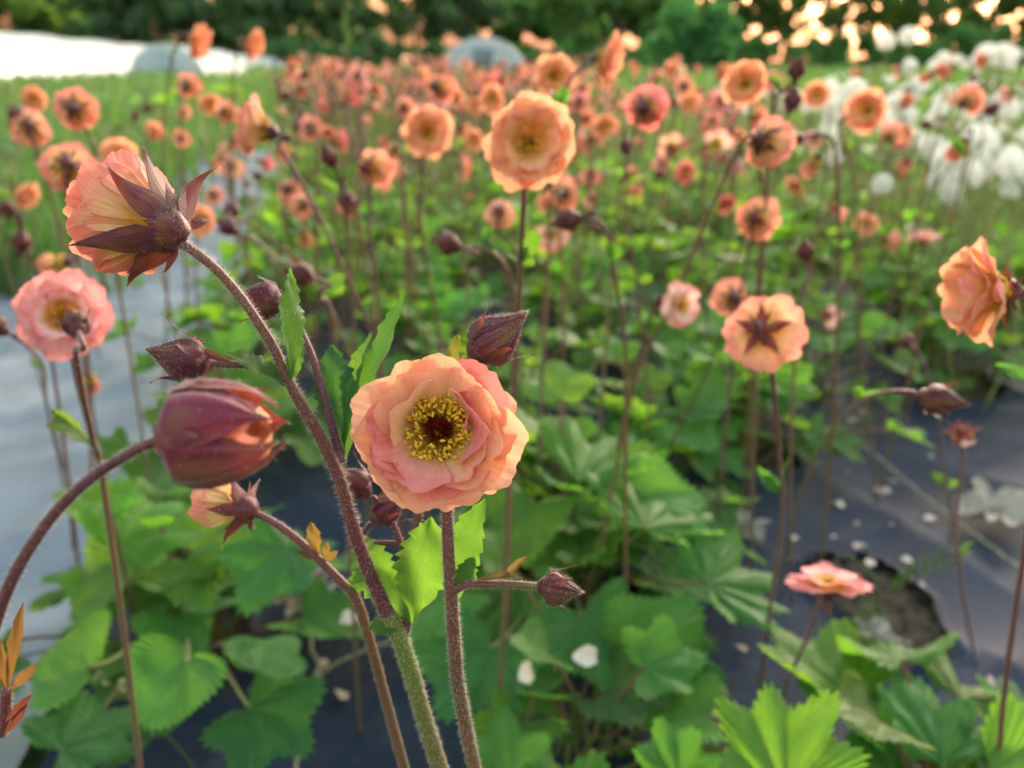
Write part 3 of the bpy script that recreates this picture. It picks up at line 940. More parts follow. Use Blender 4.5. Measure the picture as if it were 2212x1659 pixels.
        obj('epicalyx', mb.mesh('epicalyx', [M_CALYX, M_HAIR]), b, None, (1, .9, .9, 1))
    # node with two toothed leaves and the bud pointing left
    toc = CR @ Vector((0, 0, 1))
    mb = MB()
    bract(mb, P(628, 835, .182), P(625, 585, .178), .0095, CR @ Vector((1.0, .1, .35)), 11, 1, nv=110, fold=.12, bend=.02, depth=.13)
    obj('leaf', mb.mesh('stem_leaf', [M_BRACT], t.location), t, None, (.95, .95, 1, 1))
    mb = MB()
    bract(mb, P(628, 840, .181), P(490, 765, .176), .0072, CR @ Vector((.15, 1, .55)), 7, 2, nv=60, fold=.25, bend=.12)
    bract(mb, P(632, 830, .183), P(646, 748, .186), .004, toc, 5, 3, nv=40)
    obj('leaf', mb.mesh('stem_leaf', [M_BRACT], t.location), t, None, (.9, .88, .9, 1))
    sp = [P(618, 828, .182), P(585, 805, .181), P(540, 790, .180), P(490, 787, .179), P(440, 786, .178)]
    stem_obj(t, sp, .0010, .00075, M_STEMP, 10, 40, 1000, .0012, .000022, seed=12)
    mb = MB()
    bract(mb, P(512, 790, .179), P(418, 748, .177), .0018, toc, 3, 8, nv=30, fold=.3, depth=.1)
    obj('leaf', mb.mesh('stem_leaf', [M_BRACTO], t.location), t, None, (.55, .35, 1, 1))
    fb = (P(340, 762, .174) - P(442, 790, .178)).normalized()
    obj('bud', bud_mesh(.0126, .0052, 9, 1.8, 520).mesh('bud', [M_CALYX, M_HAIR, M_PETAL]), t, frame_m(P(441, 788, .178) - t.location, fb, 50), WHITE4)
    # purple side shoot with the nodding bud behind
    sp = [P(738, 1000, .189), P(722, 940, .190), P(700, 860, .192), P(678, 780, .194), P(655, 725, .196), P(636, 690, .198), P(630, 650, .199), P(626, 590, .199)]
    stem_obj(t, sp, .00120, .0006, M_STEMP, 10, 50, 1500, .0009, .000024, seed=13)
    sp = [P(640, 694, .198), P(620, 676, .199), P(600, 660, .200), P(585, 655, .201)]
    stem_obj(t, sp, .0008, .0007, M_STEMP, 8, 20, 400, .0009, .000024, seed=14)
    fb = (P(545, 640, .201) - P(590, 650, .201)).normalized()
    obj('bud', bud_mesh(.0110, .0050, 10, 1.4, 300).mesh('bud', [M_CALYX, M_HAIR, M_PETAL]), t, frame_m(P(600, 655, .201) - t.location, fb, 50), (1, .9, 1.2, 1))
    # tall leaf cluster right of the shoot
    for i, (bx, by, tx, ty, wd, col, nr) in enumerate([(742, 1000, 876, 640, .0105, (.62, .75, .85, 1), (-.75, .2, .6)), (742, 960, 800, 722, .0085, (1.0, 1.0, 1, 1), (-.7, .1, .6)),
                                                       (742, 985, 716, 750, .0110, (.42, .58, .80, 1), (.2, .1, 1))]):
        mb = MB(); bract(mb, P(bx, by, .190), P(tx, ty, .194 + .002 * i), wd, CR @ Vector(nr), 11, 20 + i, nv=110, fold=.28, bend=.05, depth=.13)
        obj('leaf', mb.mesh('stem_leaf', [M_BRACT], t.location), t, None, col)
    # big bright bract low on the stem, in two blades
    for i, (bx, by, tx, ty, wd, nr, dz) in enumerate([(885, 1345, 773, 1160, .0125, (-.2, .25, 1), .196), (890, 1345, 930, 1120, .0140, (.15, .1, 1), .192), (872, 1350, 797, 1354, .0060, (0, .7, 1), .196)]):
        mb = MB(); bract(mb, P(bx, by, .1995), P(tx, ty, dz), wd, CR @ Vector(nr), 10, 30 + i, nv=110, nu=13, fold=.22, bend=.06, depth=.15)
        obj('leaf', mb.mesh('stem_leaf', [M_BRACT], t.location), t, None, (1.05, 1.02, 1, 1))
    # second shoot from the fork rising behind the open flower to the bud at its top
    sp = [P(872, 1375, .2025), P(888, 1290, .200), P(894, 1200, .198), P(903, 1120, .197), P(915, 1000, .197), P(960, 880, .196), P(1000, 810, .194), P(1030, 778, .192), P(1040, 765, .191)]
    stem_obj(t, sp, .0014, .0008, M_STEM, 10, 60, 1800, .0012, .000024, seed=15)
    fb = (P(1146, 680, .186) - P(1040, 762, .190)).normalized()
    obj('bud', bud_mesh(.0158, .0062, 14, 2.0, 800).mesh('bud', [M_CALYX, M_HAIR, M_PETAL]), t, frame_m(P(1030, 762, .190) - t.location, fb, 200), (1.25, 1, 1, 1))
    mb = MB()
    bract(mb, P(968, 815, .197), P(990, 722, .196), .0036, toc, 4, 51, nv=40, fold=.4)
    bract(mb, P(970, 815, .197), P(1010, 765, .196), .0022, toc, 4, 52, nv=40, fold=.4)
    obj('leaf', mb.mesh('stem_leaf', [M_BRACT], t.location), t, None, (1.2, .6, .7, 1))
    # two small purple buds tucked under the open flower
    for i, (x, y, x2, y2, dd) in enumerate([(790, 1062, 760, 1040, .203), (812, 1120, 845, 1095, .206)]):
        tip = P(x2, y2, dd); H = P(x, y, dd); fb = (tip - H).normalized()
        sp = [H - fb * .002, H - fb * .006 + Vector((.001, 0, -.003)), P(868, 1180, .2035), P(885, 1240, .2015)]
        stem_obj(t, sp, .0007, .0010, M_STEMP, 8, 30, 400, .0009, .000024, seed=16 + i)
        obj('bud', bud_mesh(.0105, .0042, 20 + i, 1.2, 200).mesh('bud', [M_CALYX, M_HAIR, M_PETAL]), t, frame_m(H - t.location, fb, 50), (1.1, 1, 1.2, 1))
    return t

def near_bud():
    pts = [P(380, 945, .128), P(330, 955, .128), P(270, 985, .129), P(200, 1030, .130), P(130, 1095, .131), P(70, 1175, .133), P(20, 1265, .136), P(-20, 1380, .140), P(-45, 1520, .148), P(-60, 1700, .160)]
    q = pts[-1]; foot = Vector((q.x - .01, q.y + .06, 0))
    t = thing('flower_stalk', 'big blurred crimson bud just opening on an arching stem very near the camera', 'flower bud', foot, 'geum buds of the bed')
    stem_obj(t, pts + [Vector((q.x, q.y + .02, q.z * .5)), foot], .00078, .0013, M_STEMP, 12, 60, 1800, .0011, .000022, seed=21)
    fb = (P(600, 925, .126) - P(370, 948, .128)).normalized()
    mb = bud_mesh(.0168, .0084, 3, 2.0, 500, 1.0)
    m2 = mat_calyx('calyx_crimson', ((0.07, .008, .024), (0.16, .012, .042), (.26, .06, .13)), .3)
    obj('bud', mb.mesh('bud', [m2, M_HAIR, M_PETAL]), t, frame_m(P(372, 945, .128) - t.location, fb, 160), (1.0, .62, .34, 1))

def low_left_flower():
    H = P(528, 1100, .215)
    pts = [H + (P(570, 1118, .215) - H) * .2, P(580, 1122, .215), P(630, 1155, .214), P(680, 1200, .214), P(735, 1255, .215), P(770, 1295, .217), P(800, 1390, .222), P(830, 1500, .232), P(873, 1659, .250)]
    q = pts[-1] + (pts[-1] - pts[-2]).normalized() * .05
    foot = q + Vector((.01, .01, -q.z))
    t = thing('flower_stalk', 'small cream and yellow flower seen from behind, low below the big near bud', 'flower', foot, 'geum flowers of the bed')
    stem_obj(t, pts + [q, foot], .0009, .0019, M_STEM, 12, 80, 1900, .0010, .000026, seed=23)
    f = (CR @ Vector((-.80, .10, -.45))).normalized()
    M = frame_m(H - t.location, f, 30, .74)
    mb = petals_mesh('bell', 31, 2.0)
    b = obj('bloom', mb.mesh('petals', [M_PETAL]), t, M, (0.95, .66, .30, 1))
    obj('calyx', calyx_mesh('cup', 33, 1.6, 500).mesh('calyx', [M_CALYX, M_HAIR]), b, Matrix.Diagonal((1.15, 1.15, 1.15, 1)), (1.2, 1, 1.1, 1))
    mb = MB()
    toc = CR @ Vector((0, 0, 1))
    for (bx, by, tx, ty, wd) in [(690, 1205, 672, 1128, .0042), (700, 1208, 708, 1170, .0022), (685, 1208, 640, 1190, .0018), (700, 1212, 730, 1190, .0022)]:
        bract(mb, P(bx, by, .2145), P(tx, ty, .213), wd, toc, 4, bx, nv=36, fold=.3)
    obj('leaf', mb.mesh('stem_leaf', [M_BRACTO], t.location), t, None, (1.0, 1.25, 1, 1))
    # short side shoot with a tiny green leaf
    mb = MB(); bract(mb, P(768, 1290, .217), P(778, 1225, .215), .005, toc, 4, 3, nv=36)
    obj('leaf', mb.mesh('stem_leaf', [M_BRACT], t.location), t, None, (.7, .8, .9, 1))

def young_leaf_corner():
    base = P(20, 1600, .190)
    foot = Vector((base.x - .03, base.y + .02, 0))
    t = thing('young_shoot', 'orange and red narrow young leaves rising at the lower left edge', 'shoot', foot)
    stem_obj(t, [P(15, 1490, .186), P(5, 1580, .190), P(-30, 1700, .20), foot], .0012, .0018, M_STEM, 10, 30, 500, .001, .000026, seed=31)
    for i, (bx, by, tx, ty, wd) in enumerate([(18, 1490, 50, 1305, .0030), (14, 1500, 2, 1385, .0028), (22, 1490, 82, 1432, .0026), (10, 1560, 68, 1500, .0022), (8, 1590, 60, 1520, .0020)]):
        mb = MB(); bract(mb, P(bx, by, .187), P(tx, ty, .184), wd, CR @ Vector((.3, 0, 1)), 4, 60 + i, nv=44, fold=.35)
        obj('leaf', mb.mesh('stem_leaf', [M_BRACTO], t.location), t, None, (1, 1, 1, 1) if i < 3 else (.7, .4, 1, 1))

t_hero = hero()
main_stalk()
near_bud()
low_left_flower()
young_leaf_corner()

# ------------------------------------------------------------------ the flowers one can tell apart behind it
def PY(px, py, Y):
    r = CR @ Vector(((px - 1106) / 1106 * TX, -(py - 829.5) / 829.5 * TY, -1))
    return CP + r * (Y / r.y)

GRP = 'geum flowers of the bed'
GRB = 'geum buds of the bed'

def stalk(px, py, wpx, kind, yaw, pitch, color, label, stem=None, var=0, roll=0, real=0.040, group=GRP, extra=(), leafy=True, depth=None, red=False):
    """one stalk carrying a bloom (or a bud, kind 'bud') at a photo position, wpx wide"""
    isbud = kind == 'bud'
    if isbud: real = 0.0165 if real == 0.040 else real
    d = depth or size2depth(real, wpx)
    H = P(px, py, d)
    f = face(yaw - math.degrees(math.atan((px - 1106) / 1106 * TX)), pitch + math.degrees(math.atan((py - 829.5) / 829.5 * TY)) * (1 if abs(yaw) < 90 else -1))
    if stem:
        Ye = G(stem[-1][0], stem[-1][1], .07).y - H.y if stem[-1][1] > 520 else 9
        Ye = Ye if .02 < Ye < .38 else (.03 if Ye > .02 else .015)
        ns = len(stem)
        pts = [H - f * (0.0045 if not isbud else 0.0), H - f * 0.012] + [PY(x, y, H.y + .003 + Ye * (k / max(1, ns - 1)) ** 1.3) for k, (x, y) in enumerate(stem)]
        q = pts[-1]; dd = (pts[-1] - pts[-2]).normalized()
        k = min(q.z / max(.2, -dd.z), q.z * 1.6)
        foot = Vector((q.x + dd.x * k * .5, q.y + 0.01, 0.0))
        pts += [Vector((q.x * .6 + foot.x * .4, q.y * .6 + foot.y * .4, q.z * .5)), foot]
    else:
        foot = Vector((H.x - f.x * 0.03 + rng.uniform(-.05, .05), H.y - f.y * 0.02 + rng.uniform(-.02, .05), 0))
        pts = auto_pts(H, f, foot)
    cat = 'flower bud' if isbud else 'flower'
    t = thing('flower_stalk', label, cat, foot, group if not isbud else GRB)
    near = d < 0.5
    D = 1.0 if wpx > 85 or (isbud and d < .5) else 0.7
    r0 = 0.0009 if isbud else 0.0010
    stem_obj(t, pts, r0, 0.0014, M_STEM if rng.random() < .75 else M_STEMP, 8 if near else 5, 60 if near else 26, hair=(900 if near else 0), hl=.0010, hw=.00004, seed=int(px))
    s = 0.98 * real / 0.040
    if isbud:
        s = real / 0.0165
        bud(t, H, f, var % 4, 1.4 if d < .45 else D, s * .95, roll, 220 if d < .45 else 0)
    else:
        b_ = bloom(t, kind, H, f, c4(color, .03), var % 4, 1.5 if wpx > 150 else D, s, roll)
        if kind in ('star', 'faded') or 'red' in label:
            for c_ in b_.children:
                if c_.name.startswith('calyx'): c_.color = (3.5, 1.2, .7, 1)
    for (bx, by, bw, byaw, bp, bstem) in extra:      # further buds on the same stalk
        bH = PY(bx, by, H.y + .006)
        bf = face(byaw, bp)
        dd_ = (bH - CP).dot(CR @ Vector((0, 0, -1)))
        br = bw / 1106 * TX * dd_
        sp = [bH, bH - bf * .008] + [PY(x, y, H.y + .008) for x, y in bstem]
        stem_obj(t, sp, .0007, .0009, None, 6, 18)
        bud(t, bH, bf, rng.randrange(4), 1.0, br / .0165, 0)
    if leafy and d < 1.3:
        sp = spline(pts, 40)
        for k in (rng.randrange(16, 28),):
            q = sp[k]
            if q.z > .07:
                node_leaf(t, q, (0, 0, 1), 0.014 if rng.random() < .6 else .024, rng.randrange(9999), color=(rng.uniform(.6, 1.1), rng.uniform(.75, 1.05), rng.uniform(.7, 1.1), 1))
    return t

S = stalk
S(1142, 313, 212, 'open', 3, 6, (0.90, .42, .23), 'largest out of focus peach flower, facing the camera, upper middle above the sharp one', [(1132, 420), (1127, 520), (1122, 640), (1112, 830), (1104, 900)], var=1)
S(1195, 165, 104, 'open', 10, 4, (0.88, .33, .18), 'round orange pink flower facing the camera just left of the tallest side-on flower', [(1200, 260), (1205, 420), (1215, 600)], var=2)
S(1290, 128, 132, 'open', 88, 6, (0.90, .46, .24), 'tall narrow side-on flower of pale peach reaching up against the woods', [(1270, 140), (1240, 160), (1218, 210), (1205, 280), (1190, 430)], var=3)
S(922, 288, 114, 'open', 4, 6, (0.88, .30, .22), 'coral pink round flower with green gold centre, left of the large peach one', [(915, 380), (908, 470), (925, 600), (945, 700)], var=0)
S(790, 360, 112, 'cup', 150, -5, CREAM, 'cream peach double flower with dark red calyx between the bud pair and coral flower', [(800, 420), (795, 500), (815, 640)], var=1)
S(768, 435, 90, 'bell', -150, -25, ORANGE, 'drooping orange flower hanging just under the cream peach one', [(790, 400), (800, 440), (850, 560), (905, 660)], var=2)
S(585, 285, 150, 'cup', -95, -4, (0.90, .48, .26), 'pale apricot flower seen side-on with its purple calyx to the right', [(602, 310), (640, 375), (690, 470), (745, 590), (790, 690), (820, 800)], var=0)
S(1640, 300, 152, 'cup', 158, -14, (0.90, .50, .36), 'pale peach flower seen from behind with a purple star, right of middle', [(1610, 300), (1580, 350), (1545, 430), (1500, 540), (1440, 680), (1370, 830)], var=2)
S(1612, 182, 112, 'open', -8, 4, (0.86, .32, .10), 'ragged deep orange flower right above the pale peach one with purple star', [(1625, 300), (1650, 430), (1640, 560)], var=3)
S(1763, 205, 62, 'open', 6, 4, ORANGE, 'small clean orange flower just right of the dark twin buds', var=1)
S(1878, 240, 96, 'open', -22, 8, (0.86, .24, .13), 'coral red round flower before the dandelions, right', [(1835, 255), (1810, 270), (1830, 330), (1850, 420)], var=0)
S(1388, 232, 120, 'cup', 165, 0, (0.88, .32, .28), 'rosy pink flower from behind with a purple star, right of the large peach one', [(1370, 290), (1350, 370), (1330, 480)], var=3)
S(938, 186, 86, 'cup', 150, -5, ORANGE, 'orange flower seen from behind in front of the far plastic tunnel edge', [(960, 240), (985, 310), (1000, 440)], var=0)
S(410, 82, 86, 'open', 78, 2, (0.86, .30, .14), 'left one of the two orange flowers held high in front of the long plastic tunnel', [(385, 95), (372, 120), (362, 200), (352, 300)], var=1)
S(535, 90, 78, 'open', 72, 0, (0.86, .30, .12), 'right one of the two orange flowers held high in front of the long plastic tunnel', [(520, 98), (508, 125), (503, 220), (500, 330)], var=2)
S(400, 180, 66, 'cup', 165, -8, (0.85, .33, .20), 'dark-hearted orange flower below the left high one', var=0)
S(68, 212, 62, 'open', 20, 4, (0.84, .30, .16), 'orange flower behind a round purple bud at the upper left', var=0, extra=[(66, 212, 40, 170, 10, [(70, 260), (76, 320)])])
S(158, 232, 118, 'cup', 172, -6, (0.86, .36, .24), 'big rusty peach flower from behind with an arching stem, upper left', [(128, 212), (150, 225), (172, 250), (195, 300), (215, 370)], var=1)
S(62, 268, 98, 'cup', 176, -14, (0.87, .42, .26), 'peach flower from behind with a purple bud beside it, far left', [(70, 300), (90, 370), (120, 460)], var=3, extra=[(30, 243, 42, 200, 10, [(20, 270), (40, 330)])])
S(145, 352, 132, 'cup', 178, -16, (0.88, .42, .18), 'golden peach flower from behind, dark purple star and straight stem, left', [(146, 400), (150, 450), (165, 520)], var=2)
S(32, 408, 82, 'cup', 60, -15, CREAM, 'creamy orange half closed flower at the left edge', var=0, extra=[(12, 442, 46, -160, -30, [(30, 440), (45, 470)])])
S(142, 565, 112, 'bell', -120, -22, (0.92, .50, .16), 'yellow orange drooping flower left of and below the hanging sharp one', [(170, 560), (175, 620), (185, 700), (195, 820), (205, 940)], var=1)
S(146, 692, 210, 'open', -10, 12, PALE, 'wide pale pink flower with yellow heart at the left, over the silvery path', [(160, 790), (190, 920), (235, 1090), (300, 1370)], var=2)
S(168, 712, 50, 'bud', 190, 30, None, 'small round purple bud in front of the wide pale pink flower', [(164, 760), (180, 860), (200, 950), (225, 1060)], depth=.27, real=.0125)
S(190, 812, 88, 'bell', 175, -30, (0.88, .42, .34), 'small pinkish hanging flower under the wide pale pink one', [(200, 880), (215, 980), (250, 1100)], var=3)
S(268, 345, 92, 'open', -20, 10, (0.88, .28, .14), 'orange flower half hidden behind the hanging sharp flower', var=0)
S(428, 475, 80, 'open', 10, 0, (0.88, .45, .32), 'peach pink flower right behind the maroon sepals of the hanging one', var=1)
S(327, 292, 52, 'cup', 20, 30, CREAM, 'small cream tufted flower above the hanging sharp flower', var=2)
S(1458, 660, 122, 'flat', 58, 0, (0.96, .80, .80), 'faded white pink flower dropping its petals, yellow brown centre turned right', [(1425, 640), (1400, 700), (1365, 830), (1340, 940), (1320, 1080)], var=1, real=.036)
S(1588, 642, 108, 'cup', -165, 0, (0.88, .40, .26), 'pinkish flower seen from behind, overlapped by a cream peach one', [(1560, 720), (1510, 840), (1450, 960), (1425, 1010)], var=1)
S(1645, 712, 190, 'flat', 168, -14, (0.92, .52, .28), 'cream peach flower from behind with a red centre and straight stem', [(1663, 780), (1675, 880), (1685, 1000), (1690, 1120), (1665, 1300), (1648, 1450)], var=1)
S(1628, 468, 116, 'cup', 168, -6, (0.88, .40, .18), 'apricot flower from behind split by a dark red stem in front', [(1622, 520), (1610, 580), (1590, 700)], var=0)
S(2172, 628, 236, 'open', -62, 6, (0.94, .46, .28), 'large bright peach flower side-on at the right edge', [(2205, 640), (2235, 680), (2250, 800), (2240, 1000)], var=3)
S(1790, 1275, 168, 'flat', 30, 74, (0.94, .60, .62), 'pink and yellow flower seen from the side above the hole in the black fabric', [(1772, 1300), (1745, 1375), (1715, 1440), (1698, 1482)], var=0)
S(2078, 935, 125, 'star', 172, -28, (0.95, .85, .75), 'spent flower reduced to a red star with one white petal, right', [(2078, 980), (2072, 1060), (2066, 1150), (2080, 1280), (2110, 1440), (2140, 1580)], var=1)
S(1078, 452, 92, 'cup', 176, -20, (0.89, .52, .42), 'pale pink flower with a red star at its back left of a thick stem', var=2)
S(1192, 502, 92, 'flat', 175, -50, (0.90, .62, .50), 'ragged pale flower with a dark red star right of the thick stem', var=3)
S(1216, 415, 84, 'cup', 172, -10, (0.86, .38, .18), 'orange flower from behind tucked under the large peach flower', var=0)
S(1725, 300, 116, 'bell', -110, -20, (0.91, .52, .36), 'long pale peach flower hanging sideways, right of the purple star', var=1)
S(1765, 340, 80, 'bell', -150, -40, (0.88, .40, .26), 'peach drooping flower with crimson calyx, partly behind the long pale one', var=2)
S(2078, 225, 80, 'cup', 130, 10, (0.88, .38, .30), 'pinkish orange flower side-on before the dandelions at the right', var=3, extra=[(2130, 243, 34, 20, 10, [(2125, 290), (2115, 340)])])
S(2080, 305, 90, 'bell', -160, -40, (0.86, .34, .16), 'orange drooping flower right below the pinkish orange one', var=0)
S(1915, 300, 66, 'cup', 150, 20, (0.90, .45, .28), 'small pale orange ruffled flower in the dandelions', var=1)
S(1945, 290, 52, 'open', 40, 10, ORANGE, 'small orange flower joined to the pale ruffled one', var=2)
S(1935, 372, 46, 'bell', 120, -20, (0.86, .36, .30), 'little pink flower on a nodding stem under the pale ruffled one', var=3)
S(1872, 485, 56, 'open', -10, 0, (0.90, .58, .48), 'left flower of a pale pink pair, lower right', var=1)
S(1910, 515, 66, 'cup', 120, -20, (0.90, .50, .42), 'right flower of a pale pink pair, lower right', var=2)
S(1995, 520, 74, 'flat', 20, 76, (0.90, .56, .56), 'flat pale pink flower seen edge-on, opening upwards', var=3)
S(1805, 450, 66, 'faded', 120, 10, (0.88, .44, .38), 'withered small pink flower on a bare stem, right', var=0)
S(1545, 310, 78, 'faded', 30, -20, (0.90, .60, .56), 'faded pinkish white flower left of the purple star', var=2)
S(1535, 262, 50, 'cup', 170, 0, (0.86, .40, .36), 'small pink flower with a dark calyx above the faded one', var=1)
S(1375, 318, 52, 'bell', 170, 20, (0.85, .40, .16), 'small yellow orange flower half enclosed in a purple calyx', var=2)
S(1358, 378, 52, 'cup', 170, -10, (0.86, .42, .30), 'small peach flower with purple heart above a round bud', var=3)
S(2208, 380, 44, 'cup', -40, 0, PEACH, 'peach flower cut by the right edge of the picture', var=0)
S(620, 405, 66, 'cup', 165, -20, (0.86, .42, .32), 'dusky pink flower behind the arching stem of the apricot one', var=1)
S(655, 440, 70, 'cup', -160, -10, (0.86, .44, .32), 'second dusky peach flower behind the arching stem', var=2)
S(655, 505, 70, 'bell', 170, -30, (0.88, .46, .34), 'drooping dusky flower with purple calyx beside the arching stem', var=3)
S(668, 275, 62, 'cup', 172, -4, (0.85, .36, .30), 'dusky rose flower with dark heart right of the apricot side-on flower', var=0)
S(790, 268, 54, 'bell', 175, 10, (0.83, .32, .16), 'dark purple headed flower in the crowd above the cream double one', var=1)
S(868, 232, 60, 'cup', 150, 0, (0.87, .38, .22), 'orange flower with dark spot left of the coral pink one', var=2)
S(852, 320, 78, 'bell', -170, -15, (0.86, .38, .32), 'purple and pink drooping flower overlapping the coral pink one', var=3)
S(1065, 215, 68, 'open', -10, 0, (0.86, .33, .15), 'orange flower with a dark bud in front below the small tunnel', var=0, extra=[(1073, 196, 26, 150, 10, [(1076, 230), (1080, 300)])])
S(1022, 303, 56, 'open', 5, 5, (0.90, .42, .20), 'neat small apricot flower between coral and large peach ones', var=1)
S(1300, 272, 66, 'open', 30, 0, (0.87, .36, .17), 'orange flower at the right shoulder of the large peach one', var=2)
S(1262, 255, 46, 'cup', 160, 0, CORAL, 'small red orange flower close to the large peach one', var=3)
S(482, 240, 62, 'cup', 160, -10, (0.87, .42, .20), 'orange flower with a purple heart left of the apricot one', var=1)
S(452, 228, 56, 'open', 10, 10, (0.88, .34, .16), 'bright orange flower between the two high ones, lower', var=2)
S(392, 240, 40, 'cup', 150, -10, CREAM, 'small cream orange flower under the dark-hearted one', var=3)
S(500, 300, 46, 'cup', 140, -20, (0.86, .36, .26), 'small rose flower left beside the apricot side-on flower', var=0)
S(388, 300, 46, 'cup', 165, 10, (0.86, .38, .28), 'small dusty flower above the hanging flower sepals', var=1)
S(1475, 185, 52, 'cup', 170, 0, (0.86, .40, .34), 'small pink orange flower below the far bushes', var=2)
S(1532, 210, 46, 'bell', 160, 0, (0.83, .34, .18), 'small flower with dark calyx left of the ragged orange one', var=3)
S(1450, 320, 70, 'faded', 170, 10, (0.89, .52, .42), 'worn peach flower in the crowd right of the rosy one', var=0)
S(630, 158, 36, 'open', 10, 0, ORANGE, 'tiny orange flower in front of the tunnel end', var=1)
S(1280, 430, 50, 'faded', 175, -30, (0.90, .50, .42), 'small shaggy pink flower right of the tucked orange one', var=2)
S(1012, 440, 34, 'bell', 170, 80, (0.84, .32, .16), 'small orange bud-like flower standing up left of the red star', var=3)
S(1785, 682, 66, 'faded', 175, -20, (0.92, .70, .66), 'spent flower with white petal remains behind the leaves, right', var=1)
# buds
S(1992, 857, 90, 'bud', 84, -12, None, 'purple pointed bud on a long arching red stem, right', [(1975, 848), (1920, 846), (1868, 862), (1820, 900), (1785, 950), (1740, 1040), (1700, 1180)], var=1, real=.0185)
S(1966, 742, 44, 'bud', -160, 20, None, 'round purple bud on a thin stem above the pointed one', [(1985, 765), (2000, 800), (2022, 880), (2040, 1020), (2055, 1110)], var=2, real=.013, depth=.50)
S(1246, 470, 58, 'bud', -120, -20, None, 'dark purple bud hooked to the left in the middle of the crowd', [(1262, 472), (1295, 480), (1315, 515), (1325, 580), (1345, 700), (1352, 800)], var=3, depth=.42)
S(988, 533, 56, 'bud', -105, 10, None, 'small bud pointing left on a red stem beside the thick stem', [(1010, 533), (1045, 538), (1080, 560), (1105, 610), (1112, 700), (1106, 830)], var=0, depth=.42)
S(746, 418, 38, 'bud', 20, -60, None, 'right bud of the dark pair in front of the cream peach flower', [(740, 380), (735, 420), (750, 500)], var=1, depth=.52)
S(718, 355, 40, 'bud', -30, 60, None, 'left bud of the dark pair in front of the cream peach flower', [(738, 390), (750, 430), (780, 500)], var=2, depth=.52)
S(670, 600, 48, 'bud', -60, 20, None, 'bud half hidden behind the tall green leaf', [(690, 640), (720, 720)], var=3, depth=.40)
S(10, 716, 26, 'bud', -100, 30, None, 'tiny bud at the left edge over the silvery path', [(30, 722), (60, 750), (92, 790), (100, 870), (125, 980), (150, 1100)], var=0, depth=.42)
S(508, 500, 38, 'bud', -100, 20, None, 'lower bud of a small pair left of the apricot stem', [(540, 510), (600, 560), (700, 640)], var=1, depth=.55)
S(498, 458, 32, 'bud', 170, 20, None, 'upper bud of a small pair left of the apricot stem', [(530, 480), (600, 530), (690, 610)], var=2, depth=.6)
S(1718, 165, 46, 'bud', 10, 50, None, 'upper one of the dark twin buds above the purple star', [(1700, 190), (1680, 210), (1665, 260)], var=3, depth=.52)
S(1716, 198, 38, 'bud', 60, -80, None, 'lower one of the dark twin buds above the purple star', [(1700, 192), (1685, 205), (1670, 240)], var=0, depth=.52)
S(1745, 558, 32, 'bud', -20, 60, None, 'lone round bud below the apricot flower', [(1735, 620), (1720, 700)], var=1, depth=.55)
S(1420, 383, 26, 'bud', 20, 40, None, 'tiny dark bud right of the small peach flower', var=2)
S(310, 236, 24, 'bud', 60, 30, None, 'upper tiny bud on a bent thin stem before the green weeds', [(280, 258), (250, 280), (238, 330)], var=3)
S(289, 258, 24, 'bud', 20, 60, None, 'lower tiny bud on a bent thin stem before the green weeds', [(262, 272), (245, 290), (236, 340)], var=0)
S(1282, 486, 32, 'bud', 100, -60, None, 'little bud right behind the hooked one', var=1)
S(1352, 330, 40, 'bud', 0, 80, None, 'egg shaped bud below the rosy pink flower', var=2)
S(1082, 180, 22, 'bud', 0, 60, None, 'tiny dark bud before the small tunnel', var=3)
S(1998, 272, 30, 'bud', 20, 20, None, 'tiny purple bud among the dandelions', var=0)
S(45, 505, 40, 'bud', 180, -70, None, 'drooping bud with a pale tip at the left edge', [(38, 470), (60, 560), (90, 640)], var=1, depth=.5)

# ------------------------------------------------------------------ the crowd behind: random stalks further along the bed
def fast_stalk(H, f, kind, color, label, var):
    foot = Vector((H.x + rng.uniform(-.06, .06), H.y + rng.uniform(-.03, .06), 0))
    isb = kind == 'bud'
    t = thing('flower_stalk', label, 'flower bud' if isb else 'flower', foot, 'far geum buds of the bed' if isb else 'far geum flowers of the bed')
    stem_obj(t, auto_pts(H, f, foot), .0010, .0016, None, 4, 12)
    if isb:
        bud(t, H, f, var % 4, .7, rng.uniform(.75, 1.0))
    else:
        bloom(t, kind, H, f, c4(color, .08), var % 4, .7, rng.uniform(.82, 1.0), rng.uniform(0, 360))
        for _k in range(rng.choice([0, 1, 1, 1, 2])):      # further blooms on side branches
            h2 = H + Vector((rng.choice([-1, 1]) * rng.uniform(.03, .075), rng.uniform(-.03, .04), rng.uniform(-.09, .02)))
            f2 = face(rng.uniform(-180, 180), rng.uniform(-40, 15))
            stem_obj(t, [h2 - f2 * .004, h2 - f2 * .014, H * .78 + foot * .22 + Vector((0, 0, -.04))], .0008, .0010, None, 4, 8)
            bloom(t, rng.choice(['cup', 'open', 'bell']), h2, f2, c4(rng.choice([PEACH, PINK, CREAM, PALE, color]), .08), (var + 1) % 4, .7, rng.uniform(.8, 1.0), rng.uniform(0, 360))
        if rng.random() < .5 and H.y < 2.5:
            b2 = H + Vector((rng.uniform(-.035, .035), 0.01, rng.uniform(-.05, .01)))
            bf = face(rng.uniform(-180, 180), rng.uniform(-60, 60))
            stem_obj(t, [b2, b2 - bf * .01, H - f * .03 + Vector((0, 0, -.05)), H * .9 + foot * .1 + Vector((0, 0, -.09))], .0007, .0009, None, 4, 8)
            bud(t, b2, bf, var % 4, .7, .8)
    if H.y < 2.2:
        for k in range(2):
            q = Vector(H) * .45 + foot * .55 + Vector((0, 0, rng.uniform(-.04, .08)))
            node_leaf(t, q, (0, 0, 1), .022, rng.randrange(9999))

